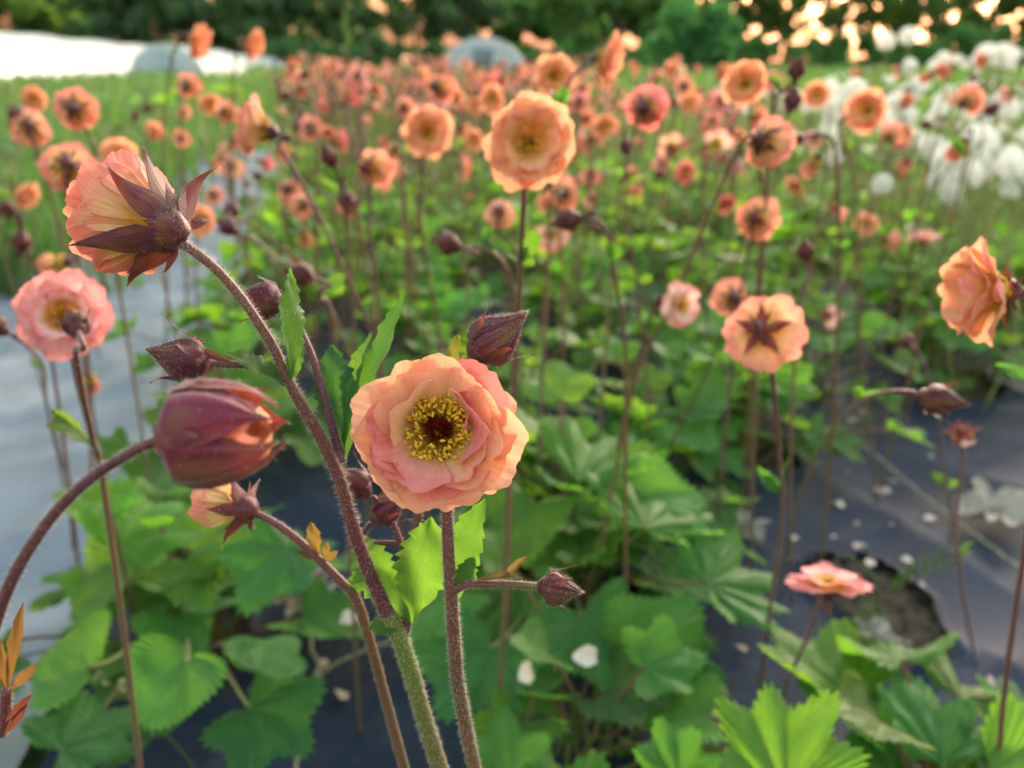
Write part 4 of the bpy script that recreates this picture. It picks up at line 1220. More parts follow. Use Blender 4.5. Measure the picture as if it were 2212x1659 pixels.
COLS = [PEACH, PALE, PINK, CREAM, (0.90, .46, .34), ORANGE, (0.88, .36, .24), (0.88, .40, .30), CREAM, PINK, (0.87, .33, .16), CORAL, (0.90, .48, .40)]
CNAMES = ['peach', 'pale pink', 'pink', 'cream', 'salmon', 'orange', 'apricot', 'rosy peach', 'cream', 'pink', 'bright orange', 'coral', 'light salmon']
nfar = 0
tries = 0
while nfar < 198 and tries < 4000:
    tries += 1
    u = 1.06 + 4.6 * rng.random() ** 1.8
    v = rng.uniform(-.22, 1.15)
    q = uv2w(u, v, rng.uniform(.38, .52) if u > 1.6 else rng.uniform(.32, .48))
    cc = CR.inverted() @ (q - CP)
    sx_ = cc.x / -cc.z / TX * 1106 + 1106; sy_ = -cc.y / -cc.z / TY * 829.5 + 829.5
    if sx_ < 380 or sx_ > 2230 or sy_ < 120: continue
    if sx_ < 620 and sy_ < 230: continue
    reg = ['under the high orange pair', 'near the apricot flower', 'around the coral pink flower', 'behind the large peach flower', 'beyond the rosy pink flower', 'around the purple star', 'before the dandelions', 'at the right edge'][min(7, max(0, int((sx_ - 380) / 231)))]
    if rng.random() < .22:
        kd = 'bud'; f = face(rng.uniform(-180, 180), rng.uniform(-60, 60)); lab = 'small blurred purple bud in the far crowd ' + reg
    else:
        kd = rng.choice(['open', 'cup', 'cup', 'bell', 'bell', 'cup', 'open', 'faded', 'flat', 'faded'])
        f = face(rng.uniform(-30, 30), rng.uniform(-5, 20)) if kd == 'open' and rng.random() < .7 else face(rng.choice([-1, 1]) * rng.uniform(90, 180), rng.uniform(-40, 10))
        lab = None
    ci = rng.randrange(len(COLS))
    if lab is None:
        lab = 'blurred %s flower %s in the far crowd %s' % (CNAMES[ci], 'facing us' if f.y < 0 else 'facing away', reg)
    fast_stalk(q, f, kd, COLS[ci], lab, rng.randrange(4))
    nfar += 1

# beyond those the blooms can no longer be counted: one mass of small blooms on stems
MF = [mat_simple('far_bloom_' + n_, c_, .6, .2, .4, c_, .15, 40) for n_, c_ in (('peach', (.82, .40, .28)), ('pink', (.80, .38, .36)), ('orange', (.78, .30, .15)), ('cream', (.86, .56, .40)))]
MFC = mat_simple('far_calyx', (.14, .035, .05), .6, .2); MFS = mat_simple('far_stem', (.17, .085, .06), .7, .2)
mbf = MB()
rf = random.Random(77)
for i in range(620):
    u = 2.6 + 7.5 * rf.random() ** 1.3; v = rf.uniform(-.22, 1.25)
    H = uv2w(u, v, rf.uniform(.34, .50)); foot = Vector((H.x + rf.uniform(-.05, .05), H.y + rf.uniform(-.05, .05), 0))
    a_ = rf.uniform(0, 6.28); f = Vector((math.cos(a_), math.sin(a_), rf.uniform(-.5, .4))).normalized()
    mbf.tube([foot, (H * .6 + foot * .4), H - f * .015 + Vector((0, 0, -.01)), H], .0014, 3, 5, cap=False)
    if rf.random() < .22:
        blob(mbf, H, .006, .006, .009, f, 4, 5, 6); continue
    m3 = MB(); op = rf.choice([20, 35, 50, 65]); mt = rf.randrange(4)
    for kk in range(7):
        petal(m3, .018 * rf.uniform(.8, 1.1), .021, kk * 51.4, op + 18, op - 10, .12, .06, i + kk, nu=5, nv=4, mat=mt)
    dome(m3, .0045, 0, -.005, 4, 4, 6)
    for kk in range(5): sepal(m3, .012, .0055, kk * 72, op, op - 20, 0, kk, nu=3, nv=4, mat=4)
    blob(m3, (0, 0, .003), .004, .004, .003, (0, 0, 1), 2, 4, 6)
    m3.xform(frame_m(H, f))
    o_ = mbf.n
    mbf.V += m3.V; mbf.A += m3.A; mbf.F += [tuple(x + o_ for x in q_) for q_ in m3.F]; mbf.M += m3.M; mbf.n += m3.n
tag(obj('far_flowers', mbf.mesh('far_flowers', MF + [MFC, MFS])), 'hazy mass of peach, pink and orange blooms at the far end of the bed', 'flowers', None, 'stuff')

# ------------------------------------------------------------------ leaf clumps
LEAFV = []
for i in range(14):
    r = random.Random(i)
    LEAFV.append(leaf_with_petiole(i, r.uniform(.075, .165), r.choice([30, 45, 55, 65, 72, 76]), r.uniform(.028, .044), r.uniform(-25, 35), r.choice([5, 5, 7, 3]), 1.5).mesh('leaf', [M_LEAF, M_STEMG]))
LEAFL = []
for i in range(6):
    r = random.Random(i + 50)
    LEAFL.append(leaf_with_petiole(i, r.uniform(.07, .14), r.choice([35, 50, 65]), r.uniform(.026, .040), r.uniform(-20, 35), 5, .55))

def leafcol(r, bright=0.0):
    k = r.uniform(.75, 1.35) + bright
    y = r.uniform(.85, 1.4)
    return (min(1.7, k * y), k * r.uniform(.95, 1.12), k * r.uniform(.5, 1.05), 1)

def clump(u, v, n, label, seed, smin=.8, smax=1.2, group='geum leaf clumps in rows', loc=None):
    r = random.Random(seed)
    c = loc or uv2w(u, v)
    t = thing('geum_plant', label, 'plant', c, group)
    for k in range(n):
        me = LEAFV[r.randrange(len(LEAFV))]
        s = r.uniform(smin, smax)
        a = 2 * PI * (k * .618) + r.uniform(-.3, .3)
        M = Matrix.Translation((r.uniform(-.02, .02), r.uniform(-.02, .02), 0)) @ Matrix.Rotation(a, 4, 'Z') @ Matrix.Rotation(r.uniform(-.15, .15), 4, 'Y') @ Matrix.Diagonal((s, s, s * r.uniform(.9, 1.1), 1))
        obj('leaf', me, t, M, leafcol(r))
    return t

clump(.56, -.15, 46, 'dense green leaf clump at the lower left, left of the black fabric', 1, .8, 1.15)
clump(.56, .17, 54, 'large green leaf clump right below and behind the sharp flower', 2, .9, 1.3)
clump(.80, .46, 44, 'leaf clump behind the hole in the black fabric', 3, .8, 1.2)
clump(.26, .30, 24, 'leaf clump at the bottom edge with pleated bright leaves', 4, .9, 1.2)
clump(.94, .88, 30, 'leaf clump at the right, left of the side-on peach flower', 5, .8, 1.1)
clump(.72, .30, 30, 'leaf clump between the second and third rows', 16, .9, 1.2)
clump(.38, .13, 20, 'lower leaves of the bed right of the twin thick stems', 17, .8, 1.05)
clump(.88, .14, 40, 'leaf clump in the second row behind the sharp flower', 6, .9, 1.25)
clump(.98, .46, 30, 'leaf clump right behind the one above the hole', 10, .9, 1.2)
clump(.95, .66, 26, 'leaf clump between the third and fourth rows at the right', 11, .8, 1.1)
clump(.90, -.16, 34, 'leaf clump beside the silvery path at middle left', 7, .8, 1.2)
clump(.27, .08, 10, 'few low leaves at the bottom edge under the stems', 8, .7, .9)
clump(.20, -.16, 10, 'dark low leaves in the bottom left corner', 9, .7, 1.0)
CL = {}
for o_ in list(COL.objects):
    if o_.name.startswith('geum_plant') and o_.get('label'): CL[o_['label']] = o_
def own_leaf(root, b, tp, R0, seed, col, lobes=5, nrm=(0, .55, 1), fold=.12, pleat=.10, spread=150, cup=.15):
    bp = G(*b); tpp = G(*tp)
    d = (tpp - bp).normalized()
    nr = CR @ Vector(nrm); nr = (nr - d * nr.dot(d)).normalized()
    sd2 = nr.cross(d)
    mb = MB()
    leaf_blade(mb, R0, seed, 150, 14, lobes, 0, org=bp, frame=Matrix((d, sd2, nr)).transposed(), cup=cup, pleat=pleat, spread=spread, fold=fold, tooth=.09)
    foot = root.location
    mid = (bp + foot) / 2 + Vector((0, 0, .02))
    mb.tube(spline([bp, bp * .7 + mid * .3 - nr * .004, mid, foot], 14), np.linspace(.0011, .0017, 14), 7, 1)
    obj('leaf', mb.mesh('leaf', [M_LEAF, M_STEMG], root.location), root, None, (*col, 1))
ct = [v for k2, v in CL.items() if 'bottom edge with pleated' in k2][0]
own_leaf(ct, (1700, 1720, .15), (1660, 1480, .185), .042, 1, (1.25, 1.15, .8), 5, (0, .1, 1), .25, .13, 100)
own_leaf(ct, (2040, 1650, .11), (1975, 1480, .125), .040, 2, (.75, .95, .95), 5, (.1, .5, 1), .18, .12, 110)
own_leaf(ct, (2200, 1680, .10), (2170, 1580, .11), .034, 3, (.7, .85, .9), 5, (0, .6, 1))
own_leaf(ct, (1470, 1700, .10), (1440, 1600, .12), .028, 4, (1.0, 1.15, 1.0), 7, (0, .5, 1))
cb = [v for k2, v in CL.items() if 'right below and behind' in k2][0]
own_leaf(cb, (1250, 1040, .17), (1330, 925, .185), .055, 5, (1.2, 1.15, .8), 5, (-.3, .3, 1), .25, .08, 100)
own_leaf(cb, (1395, 1140, .15), (1450, 1010, .15), .055, 6, (1.15, 1.1, .8), 7, (0, .6, 1), .05, .10, 155)
own_leaf(cb, (1530, 1260, .13), (1660, 1240, .12), .052, 7, (.85, 1.0, .9), 7, (0, .8, .8), .05, .09, 150)
own_leaf(cb, (1260, 1330, .11), (1330, 1470, .10), .045, 8, (.75, .9, .9), 5, (0, .8, .8), .02, .08, 155)
own_leaf(cb, (1060, 1400, .11), (1000, 1490, .10), .045, 9, (.65, .85, .9), 5, (0, .8, .8), .02, .08, 155)
own_leaf(cb, (1430, 1420, .09), (1480, 1530, .08), .040, 10, (.6, .8, .85), 5, (0, .8, .8), .02, .08, 155)
own_leaf(cb, (1100, 1690, .10), (1092, 1545, .13), .030, 11, (.85, 1.0, 1.05), 3, (0, .2, 1), .1, .05, 80)
ca = [v for k2, v in CL.items() if 'lower left, left of the black' in k2][0]
own_leaf(ca, (400, 1430, .13), (350, 1510, .12), .034, 12, (.95, 1.1, 1.0), 3, (0, .8, .9), .05, .05, 160)
own_leaf(ca, (190, 1440, .13), (100, 1420, .13), .034, 13, (1.25, 1.2, .8), 3, (0, .7, .9), .1, .05, 150)
own_leaf(ca, (560, 1450, .12), (600, 1400, .12), .030, 14, (.95, 1.05, .9), 3, (0, .7, .9), .05, .05, 130)
own_leaf(ca, (540, 1530, .09), (620, 1590, .08), .040, 15, (.55, .75, .85), 5, (0, .8, .8), .02, .06, 155)
own_leaf(ca, (330, 1590, .08), (300, 1500, .08), .042, 16, (.5, .7, .8), 5, (0, .8, .8), .02, .06, 155)
own_leaf(ca, (130, 1620, .10), (230, 1560, .10), .036, 17, (.55, .75, .8), 5, (0, .8, .8), .02, .06, 150)
own_leaf(ca, (260, 1180, .16), (340, 1110, .17), .045, 18, (1.3, 1.25, .75), 5, (0, .5, 1), .1, .08, 140)
own_leaf(ca, (620, 1180, .13), (560, 1260, .12), .045, 19, (.75, .95, 1.05), 5, (0, .6, .9), .1, .10, 150)
k = 0
for row, v0 in enumerate((-.13, .13, .39, .65, .91, 1.15)):
    u = 1.16
    while u < 3.4:
        k += 1
        nth_ = ['nearest', 'second nearest', 'third', 'fourth', 'fifth', 'sixth', 'seventh', 'farthest'][min(7, int((u - 1.15) / .28 + .02))]
        rl = ['beside the silvery path', 'in the second row', 'in the third row', 'in the fourth row', 'in the fifth row', 'in the row by the dandelions'][row]
        clump(u + rng.uniform(-.05, .05), v0 + rng.uniform(-.04, .04), 34 if u < 2 else 24, '%s leaf clump among the flower stems %s' % (nth_, rl), 20 + k, .9, 1.35, 'geum leaf clumps under the crowd, ' + rl)
        u += .28
# beyond that whole plants are single meshes
FAR = []
for i in range(3):
    mb = MB(); r = random.Random(i + 5)
    for k in range(15):
        src = LEAFL[r.randrange(6)]
        m2 = MB(); m2.V = [x.copy() for x in src.V]; m2.A = src.A; m2.F = src.F; m2.M = src.M; m2.n = src.n
        m2.xform(Matrix.Translation((r.uniform(-.03, .03), r.uniform(-.03, .03), 0)) @ Matrix.Rotation(k * 2.4 + r.random(), 4, 'Z') @ Matrix.Scale(r.uniform(.9, 1.3), 4))
        o = mb.n
        mb.V += m2.V; mb.A += m2.A; mb.F += [tuple(a + o for a in f_) for f_ in m2.F]; mb.M += m2.M; mb.n += m2.n
    FAR.append(mb.mesh('plant', [M_LEAF, M_STEMG]))
for rw_, v0 in enumerate((-.15, .16, .48, .85, 1.12)):
    u = 3.6
    while u < 9:
        o = obj('geum_plant', FAR[rng.randrange(3)], None, Matrix.Translation(uv2w(u, v0 + rng.uniform(-.08, .08))) @ Matrix.Rotation(rng.uniform(0, 6), 4, 'Z') @ Matrix.Scale(rng.uniform(1.0, 1.4), 4), leafcol(rng))
        tag(o, 'blurred leafy plant under the far flowers, number %d away along row %d from the path' % (int((u - 3.6) / .42 + 1.01), rw_ + 1), 'plant', 'far geum plants of the bed')
        u += .42

# ------------------------------------------------------------------ ground, fabric, path
def mat_ground():
    m, nt = newmat('soil_and_grass')
    tc = N(nt, 'ShaderNodeTexCoord')
    a = noise(nt, tc.outputs['Object'], 2.2, 5, .6)
    b = noise(nt, tc.outputs['Object'], 45, 4, .7)
    soil = ramp(nt, b, [(0.3, (.030, .022, .018)), (0.5, (.085, .068, .052)), (.7, (.19, .165, .13))])
    grass = ramp(nt, b, [(0.3, (.03, .065, .020)), (0.7, (.075, .145, .04))])
    c = mixc(nt, ramp(nt, a, [(0.40, (0, 0, 0)), (0.6, (1, 1, 1))]), soil, grass)
    finish(nt, c, .9, .1, bump=b, bstr=.8, bdist=.01)
    return m

def mat_fabric(name, c0, c1, rough, spec):
    m, nt = newmat(name)
    tc = N(nt, 'ShaderNodeTexCoord')
    p = tc.outputs['Object']
    wv = N(nt, 'ShaderNodeTexWave', wave_type='BANDS', bands_direction='X'); wv.inputs['Scale'].default_value = 160; lk(nt, p, wv.inputs['Vector'])
    wv2 = N(nt, 'ShaderNodeTexWave', wave_type='BANDS', bands_direction='Y'); wv2.inputs['Scale'].default_value = 160; lk(nt, p, wv2.inputs['Vector'])
    weave = math_(nt, 'MULTIPLY', wv.outputs['Fac'], wv2.outputs['Fac'])
    d = noise(nt, p, 9, 5, .6)
    f2 = noise(nt, p, 140, 3, .6)
    c = mixc(nt, ramp(nt, d, [(0.35, (0, 0, 0)), (0.7, (1, 1, 1))]), c0, c1)
    du = noise(nt, p, 3.2, 6, .75)
    c = mixc(nt, ramp(nt, du, [(0.52, (0, 0, 0)), (0.72, (.45,) * 3)]), c, (.15, .14, .13))
    c = mixc(nt, ramp(nt, f2, [(0.60, (0, 0, 0)), (0.8, (.25,) * 3)]), c, (.16, .17, .20))
    h = math_(nt, 'ADD', math_(nt, 'MULTIPLY', weave, .5), f2)
    rr = math_(nt, 'ADD', math_(nt, 'MULTIPLY', d, .25), rough - .12)
    finish(nt, c, rr, spec, bump=h, bstr=.5, bdist=.0006)
    return m

gm = bpy.data.meshes.new('ground')
gm.from_pydata([(-900, -60, 0), (900, -60, 0), (900, 1500, 0), (-900, 1500, 0)], [], [(0, 1, 2, 3)])
M_GROUND = mat_ground()
gm.materials.append(M_GROUND)
tag(obj('ground', gm), None, None, None, 'structure')

HOLES = [(.495, .445, .074, .042), (.56, -.15, .06, .04), (.55, .17, .07, .06), (.80, .46, .07, .06), (.26, .30, .05, .05), (.94, .88, .08, .06)]

def fabric_sheet(name, v0, v1, u0, u1, step, mat, wr, seed, holes=(), zoff=.006):
    r = np.random.RandomState(seed); ph = r.rand(20) * 6.28
    nu = int((u1 - u0) / step) + 1; nv = int((v1 - v0) / step) + 1
    U, V_ = np.meshgrid(np.linspace(u0, u1, nu), np.linspace(v0, v1, nv), indexing='ij')
    warp = .03 * np.sin(3 * U + ph[0]) + .02 * np.sin(7 * V_ + ph[1])
    ridge = lambda x: (1 - np.abs(np.sin(x))) ** 5
    Z = zoff + wr * (.9 * ridge(7 * (V_ + warp) + 1.1 * U + ph[2]) + .7 * ridge(11 * (V_ * .8 + U * .45 + warp) + ph[3]) + .5 * ridge(16 * (U + warp) - 5 * V_ + ph[4])
                     + .35 * np.sin(30 * V_ + 12 * U + 3 * np.sin(9 * U + ph[5])) * .5 + .25 * np.sin(41 * U - 17 * V_ + ph[6]) * .5 + .35)
    keep = np.ones((nu, nv), bool)
    for (hu, hv, ru, rv) in holes:
        a = np.arctan2((V_ - hv) / rv, (U - hu) / ru)
        dd = np.hypot((U - hu) / ru, (V_ - hv) / rv) / (1 + .12 * np.sin(3 * a + hu * 9) + .07 * np.sin(7 * a + hv * 20) + .04 * np.sin(13 * a))
        keep &= dd > 1
        Z = Z + .010 * np.exp(-((dd - 1.05) / .12) ** 2)
    X = ROW.x * U + LAT.x * V_; Y = ROW.y * U + LAT.y * V_
    mb = MB()
    f = []
    for i in range(nu - 1):
        for j in range(nv - 1):
            if keep[i, j] and keep[i + 1, j] and keep[i, j + 1] and keep[i + 1, j + 1]:
                f.append((i * nv + j, (i + 1) * nv + j, (i + 1) * nv + j + 1, i * nv + j + 1))
    P3 = np.stack([X, Y, np.maximum(Z, .003)], -1).reshape(-1, 3)
    mb.add(P3, np.zeros_like(P3), f)
    o = obj(name, mb.mesh(name, [mat]))
    tag(o, None, None, None, 'structure')
    return o

fabric_sheet('ground_fabric', -.235, 1.22, .02, 1.6, .0075, mat_fabric('fabric_black', (.009, .014, .030), (.024, .037, .068), .66, .16), .0095, 3, HOLES)
fabric_sheet('path', -.74, -.245, .0, 5.0, .02, mat_fabric('fabric_silver', (.10, .115, .15), (.21, .235, .285), .48, .45), .018, 8, (), .010)

# ------------------------------------------------------------------ debris on the fabric
M_FPET = mat_simple('fallen_petal', (.80, .66, .60), .6, .2, .3, (.9, .7, .62), .12, 60)
M_FPET2 = mat_simple('fallen_petal_browned', (.62, .46, .40), .7, .2, .3, (.7, .5, .42), .3, 90)
M_DEAD = mat_simple('dead_leaf', (.27, .235, .20), .8, .15, 0, None, .35, 70)
M_TWINE = mat_simple('twine', (.34, .30, .20), .8, .1, 0, None, .4, 300)
FP = []
for i in range(4):
    mb = MB()
    petal(mb, .013, .0125, 0, 12, -8, .10, .10, 300 + i, r0=-.006, nu=11, nv=8, curl=-20 * (i % 2), twist=.1 * (i - 1.5))
    FP.append(mb.mesh('fallen_petal', [M_FPET if i % 2 else M_FPET2]))
FPC = []
def fallen(loc, lab, grp, s=1.0, tilt=.3):
    M = Matrix.Translation(loc) @ Matrix.Rotation(rng.uniform(0, 6.28), 4, 'Z') @ Matrix.Rotation(rng.uniform(-tilt, tilt), 4, 'X') @ Matrix.Scale(s, 4)
    o = obj('fallen_petal', FP[rng.randrange(4)], None, M)
    tag(o, lab, 'petal', grp)
for (x, y) in [(1812, 1090), (1715, 1163), (1800, 1160), (1640, 1160), (1880, 1215), (1925, 1140), (1960, 1210), (1850, 1130), (2010, 1120), (1900, 1060), (1925, 1040), (2195, 1790), (2165, 1425),
               (1735, 1400), (1870, 1605), (1935, 1645), (1915, 1060), (1600, 1400), (2085, 1500), (2140, 1470), (1705, 1250), (1830, 1020), (1690, 1060), (1990, 1265), (1430, 1010),
               (1500, 1060), (2010, 985), (1550, 1010), (700, 1432), (735, 1500), (640, 1345), (1860, 1180), (1610, 1240)]:
    fallen(G(x, y, .016), 'pale pink fallen petal lying on the black fabric', 'fallen petals on the black fabric', rng.choice([.5, .65, .8, .95, 1.15]), .7)
for (x, y, z, l) in [(1397, 1488, .10, 'large white fallen petal standing on the leaves, lower middle'), (1138, 1450, .11, 'white fallen petal resting on a leaf below the right-pointing bud'),
                  (757, 1335, .05, 'white fallen petal between the stems at the lower left'), (1262, 1418, .10, 'brownish fallen petal on a dark leaf of the big clump'), (640, 700, .2, 'fallen petal caught in leaves above')][:4]:
    fallen(G(x, y, z + .012), l, None, 1.25, .9)
for i in range(14):
    fallen(uv2w(rng.uniform(.8, 1.5), rng.uniform(.6, 1.2), .02), 'pale fallen petal on the fabric between the rows', 'fallen petals between the rows', rng.uniform(.8, 1.1))

def dead_leaf(loc, R0, seed, label, rz, tilt=.15):
    mb = MB()
    r = random.Random(seed); n = 60; nr = 6
    Pt = np.zeros((nr, n, 3)); At = np.zeros((nr, n, 3))
    for i in range(nr):
        for j in range(n):
            a = 2 * PI * j / n
            R = R0 * (.62 + .30 * abs(math.cos(2.5 * a)) ** 1.5 + .07 * math.sin(11 * a + seed) + .05 * math.sin(17 * a))
            v = i / (nr - 1)
            Pt[i, j] = (R * v * math.cos(a), R * v * math.sin(a) * .8, R0 * (.10 * math.sin(3 * a + seed) * v + .18 * v * v + .05 * math.sin(9 * a + 5 * v)) + .004)
            At[i, j] = (j / n, v, 0)
    mb.grid(Pt, At, 0, closed=True)
    o = obj('dead_leaf', mb.mesh('dead_leaf', [M_DEAD]), None, Matrix.Translation(loc) @ Matrix.Rotation(rz, 4, 'Z') @ Matrix.Rotation(tilt, 4, 'X'))
    tag(o, label, 'leaf')
dead_leaf(G(2150, 1110, .02), .058, 3, 'big dry pale grey leaf on the black fabric at the right edge', .6)
dead_leaf(G(1893, 1385, .012), .028, 5, 'torn dry brown leaf lying in the hole of the fabric', 2.2)
dead_leaf(G(650, 1285, .03), .040, 7, 'dry brown leaf on the soil left of the thick stem', 1.2)
dead_leaf(G(1600, 1150, .012), .035, 9, 'dark dry leaf beside the leaf clump above the hole', .2)

def twine(pts, label, r=.0012):
    mb = MB(); sp = spline(pts, 60)
    sp = [p + Vector((.0012 * math.sin(i * 1.9), .0008 * math.cos(i * 2.3), .0)) for i, p in enumerate(sp)]
    mb.tube(sp, r, 6, 0)
    o = obj('twine', mb.mesh('twine', [M_TWINE])); tag(o, label, 'twine')
twine([G(2300, 1295, .018), G(2212, 1232, .02), G(2080, 1135, .02), G(1960, 1042, .02), G(1900, 990, .02), G(1820, 930, .02)], 'straw coloured twine crossing the black fabric at the right')
twine([G(632, 1700, .02), G(650, 1600, .022), G(662, 1500, .022), G(715, 1440, .022), G(790, 1405, .022), G(860, 1380, .02)], 'thin twine lying along the fabric left of the thick stem')
mb = MB(); mb.tube(spline([G(690, 1215, .02), G(680, 1330, .022), G(672, 1400, .022), G(690, 1440, .03), G(655, 1500, .03)], 30), .0017, 6, 0)
tag(obj('twig', mb.mesh('twig', [M_DEAD])), 'thin pale brown twig on the edge of the lower left clump', 'twig')

# soil lumps in the holes
M_SOIL = mat_simple('soil', (.085, .065, .048), .95, .05, 0, None, .6, 90)
for (hu, hv, ru, rv) in HOLES:
    mb = MB(); r = np.random.RandomState(int(hu * 100))
    n = 26
    gx, gy = np.meshgrid(np.linspace(-1.05, 1.05, n), np.linspace(-1.05, 1.05, n), indexing='ij')
    Z = .0015 + .006 * np.abs(r.normal(0, 1, gx.shape)) * (np.hypot(gx, gy) < 1.2)
    X = ROW.x * (hu + gx * ru) + LAT.x * (hv + gy * rv); Y = ROW.y * (hu + gx * ru) + LAT.y * (hv + gy * rv)
    Pt = np.stack([X, Y, Z], -1); mb.grid(Pt, Pt * 3, 0)
    tag(obj('soil', mb.mesh('soil', [M_SOIL])), None, None, None, 'structure')

def weed(loc, n, h, label, seed, mat=M_BRACT):
    r = random.Random(seed)
    t = thing('weed', label, 'weed', loc)
    ms = MB(); ml = MB()
    for k in range(n):
        a = r.uniform(0, 6.28); L = h * r.uniform(.5, 1)
        d = Vector((math.cos(a) * .5, math.sin(a) * .5, 1)).normalized()
        pts = [Vector(loc), Vector(loc) + d * L * .5 + Vector((0, 0, .003)), Vector(loc) + d * L + Vector((math.cos(a), math.sin(a), 0)) * L * .3]
        sp = spline(pts, 10); ms.tube(sp, .0004, 4, 0)
        for j in range(2, 10):
            for sg in (-1, 1):
                sd_ = Vector((-d.y, d.x, .2)).normalized() * sg
                bract(ml, sp[j], sp[j] + (sd_ + d * .4) * h * .13, h * .05, (r.uniform(-.5, .5), -1, 1), 3, j, nu=5, nv=7)
    obj('stem', ms.mesh('stem', [M_STEMG], loc), t)
    obj('leaf', ml.mesh('leaves', [mat], loc), t, None, (.8, .8, .9, 1))
weed(G(1830, 1420, .004), 9, .045, 'small green weed growing in the hole of the fabric', 1)
weed(G(1905, 1300, .004), 3, .075, 'thin pale weed sprig rising from the right side of the hole', 2)

# grass seed heads at the lower left
def grass_sprig(x, y, x2, y2, label, seed):
    a = G(x, y, .03); b = P(x2, y2, (a - CP).dot(CR @ Vector((0, 0, -1))) * .92)
    foot = Vector((a.x, a.y, 0))
    t = thing('grass_sprig', label, 'grass', foot)
    mb = MB(); sp = spline([foot, a, (a + b) / 2 + Vector((0, 0, .008)), b], 16); mb.tube(sp, .0005, 5, 0)
    obj('stem', mb.mesh('stem', [M_STEMG], foot), t)
    mb = MB(); r = random.Random(seed)
    for k in range(16):
        q = sp[r.randrange(9, 16)] + Vector((r.uniform(-1, 1), r.uniform(-1, 1), r.uniform(-1, 1))) * .006
        blob(mb, q, .0007, .0006, .0019, (r.uniform(-1, 1), r.uniform(-1, 1), 1), 0)
    obj('seed_head', mb.mesh('seed_head', [mat_simple('seed', (.5, .6, .35), .6, .2, .3, (.6, .7, .4))], foot), t)
grass_sprig(290, 1659, 60, 1490, 'grass stalk with pale green seed heads, leftmost in the lower left corner', 1)
grass_sprig(420, 1659, 190, 1440, 'grass stalk with pale seed heads right of the leftmost one', 2)

# ------------------------------------------------------------------ grass and meadow
M_GRASS = mat_leaf('grass', (.065, .145, .035), (.04, .10, .025), (.16, .36, .06), .35, 1.0)
M_DRY = mat_simple('dry_grass', (.30, .24, .13), .8, .1, .25, (.4, .3, .15), .3, 5)

def blades(name, label, n, sampler, h0, h1, w_, mats, seed, dry=.15, cat='grass'):
    r = np.random.RandomState(seed)
    V = []; A = []; F = []; Mi = []
    o = 0
    for k in range(n):
        x, y, sc_ = sampler(r)
        a = r.rand() * 6.28; L = r.uniform(h0, h1) * sc_; lean = r.uniform(.05, .55) * L
        wd = w_ * sc_ * r.uniform(.6, 1.4); b = r.rand() * 6.28
        wx, wy = math.cos(b) * wd, math.sin(b) * wd
        lx, ly = math.cos(a) * lean, math.sin(a) * lean
        V += [(x - wx, y - wy, 0), (x + wx, y + wy, 0), (x + lx * .35 + wx, y + ly * .35 + wy, L * .6), (x + lx * .35 - wx, y + ly * .35 - wy, L * .6), (x + lx, y + ly, L * (1 - .25 * r.rand()))]
        sd_ = r.rand() * 5
        A += [(0, 0, sd_), (1, 0, sd_), (1, .6, sd_), (0, .6, sd_), (.5, 1, sd_)]
        F += [(o, o + 1, o + 2, o + 3), (o + 3, o + 2, o + 4)]
        m = 1 if r.rand() < dry else 0
        Mi += [m, m]; o += 5
    me = bpy.data.meshes.new(name)
    me.from_pydata(V, [], F)
    at = me.attributes.new('uvp', 'FLOAT_VECTOR', 'POINT')
    at.data.foreach_set('vector', np.array(A, dtype=np.float32).ravel())
    for m in mats: me.materials.append(m)
    me.polygons.foreach_set('material_index', Mi)
    ob = obj(name, me)
    tag(ob, label, cat, None, 'stuff')
    return ob

def samp_left(r):
    u = 1.3 + 14 * r.rand() ** 1.8; v = -.78 + (.38 * r.rand() * (u > 1.75) if r.rand() < .3 else 0) - (0.1 + 6.5 * (u / 14)) * r.rand() ** 1.2
    q = uv2w(u, v); return q.x, q.y, 1.0 + .12 * u
def samp_right(r):
    u = .9 + 15 * r.rand() ** 1.9; v = 1.28 + (1.2 + 8 * u / 14) * r.rand() ** 1.1
    q = uv2w(u, v); return q.x, q.y, 1.0 + .10 * u
def samp_bed(r):
    u = 1.9 + 8 * r.rand() ** 1.4; v = r.uniform(-.2, 1.3)
    q = uv2w(u, v); return q.x, q.y, 1.0 + .08 * u
def samp_far(r):
    y = 10 + 50 * r.rand() ** 1.6; x = (r.rand() - .5) * 2 * (y * .75 + 2)
    return x, y, 1.0 + .06 * y
blades('grass', 'green grass and weeds left of the silvery path', 26000, samp_left, .05, .20, .0035, [M_GRASS, M_DRY], 1, .10)
blades('grass', 'green and straw coloured grass of the meadow on the right', 36000, samp_right, .05, .17, .0028, [M_GRASS, M_DRY], 2, .30)
blades('grass', 'thin green and dry undergrowth between the far flower stems', 9000, samp_bed, .05, .22, .0025, [M_GRASS, M_DRY], 3, .25)
blades('grass', 'rough green field grass in front of the woods', 30000, samp_far, .08, .26, .012, [M_GRASS, M_DRY], 4, .06)

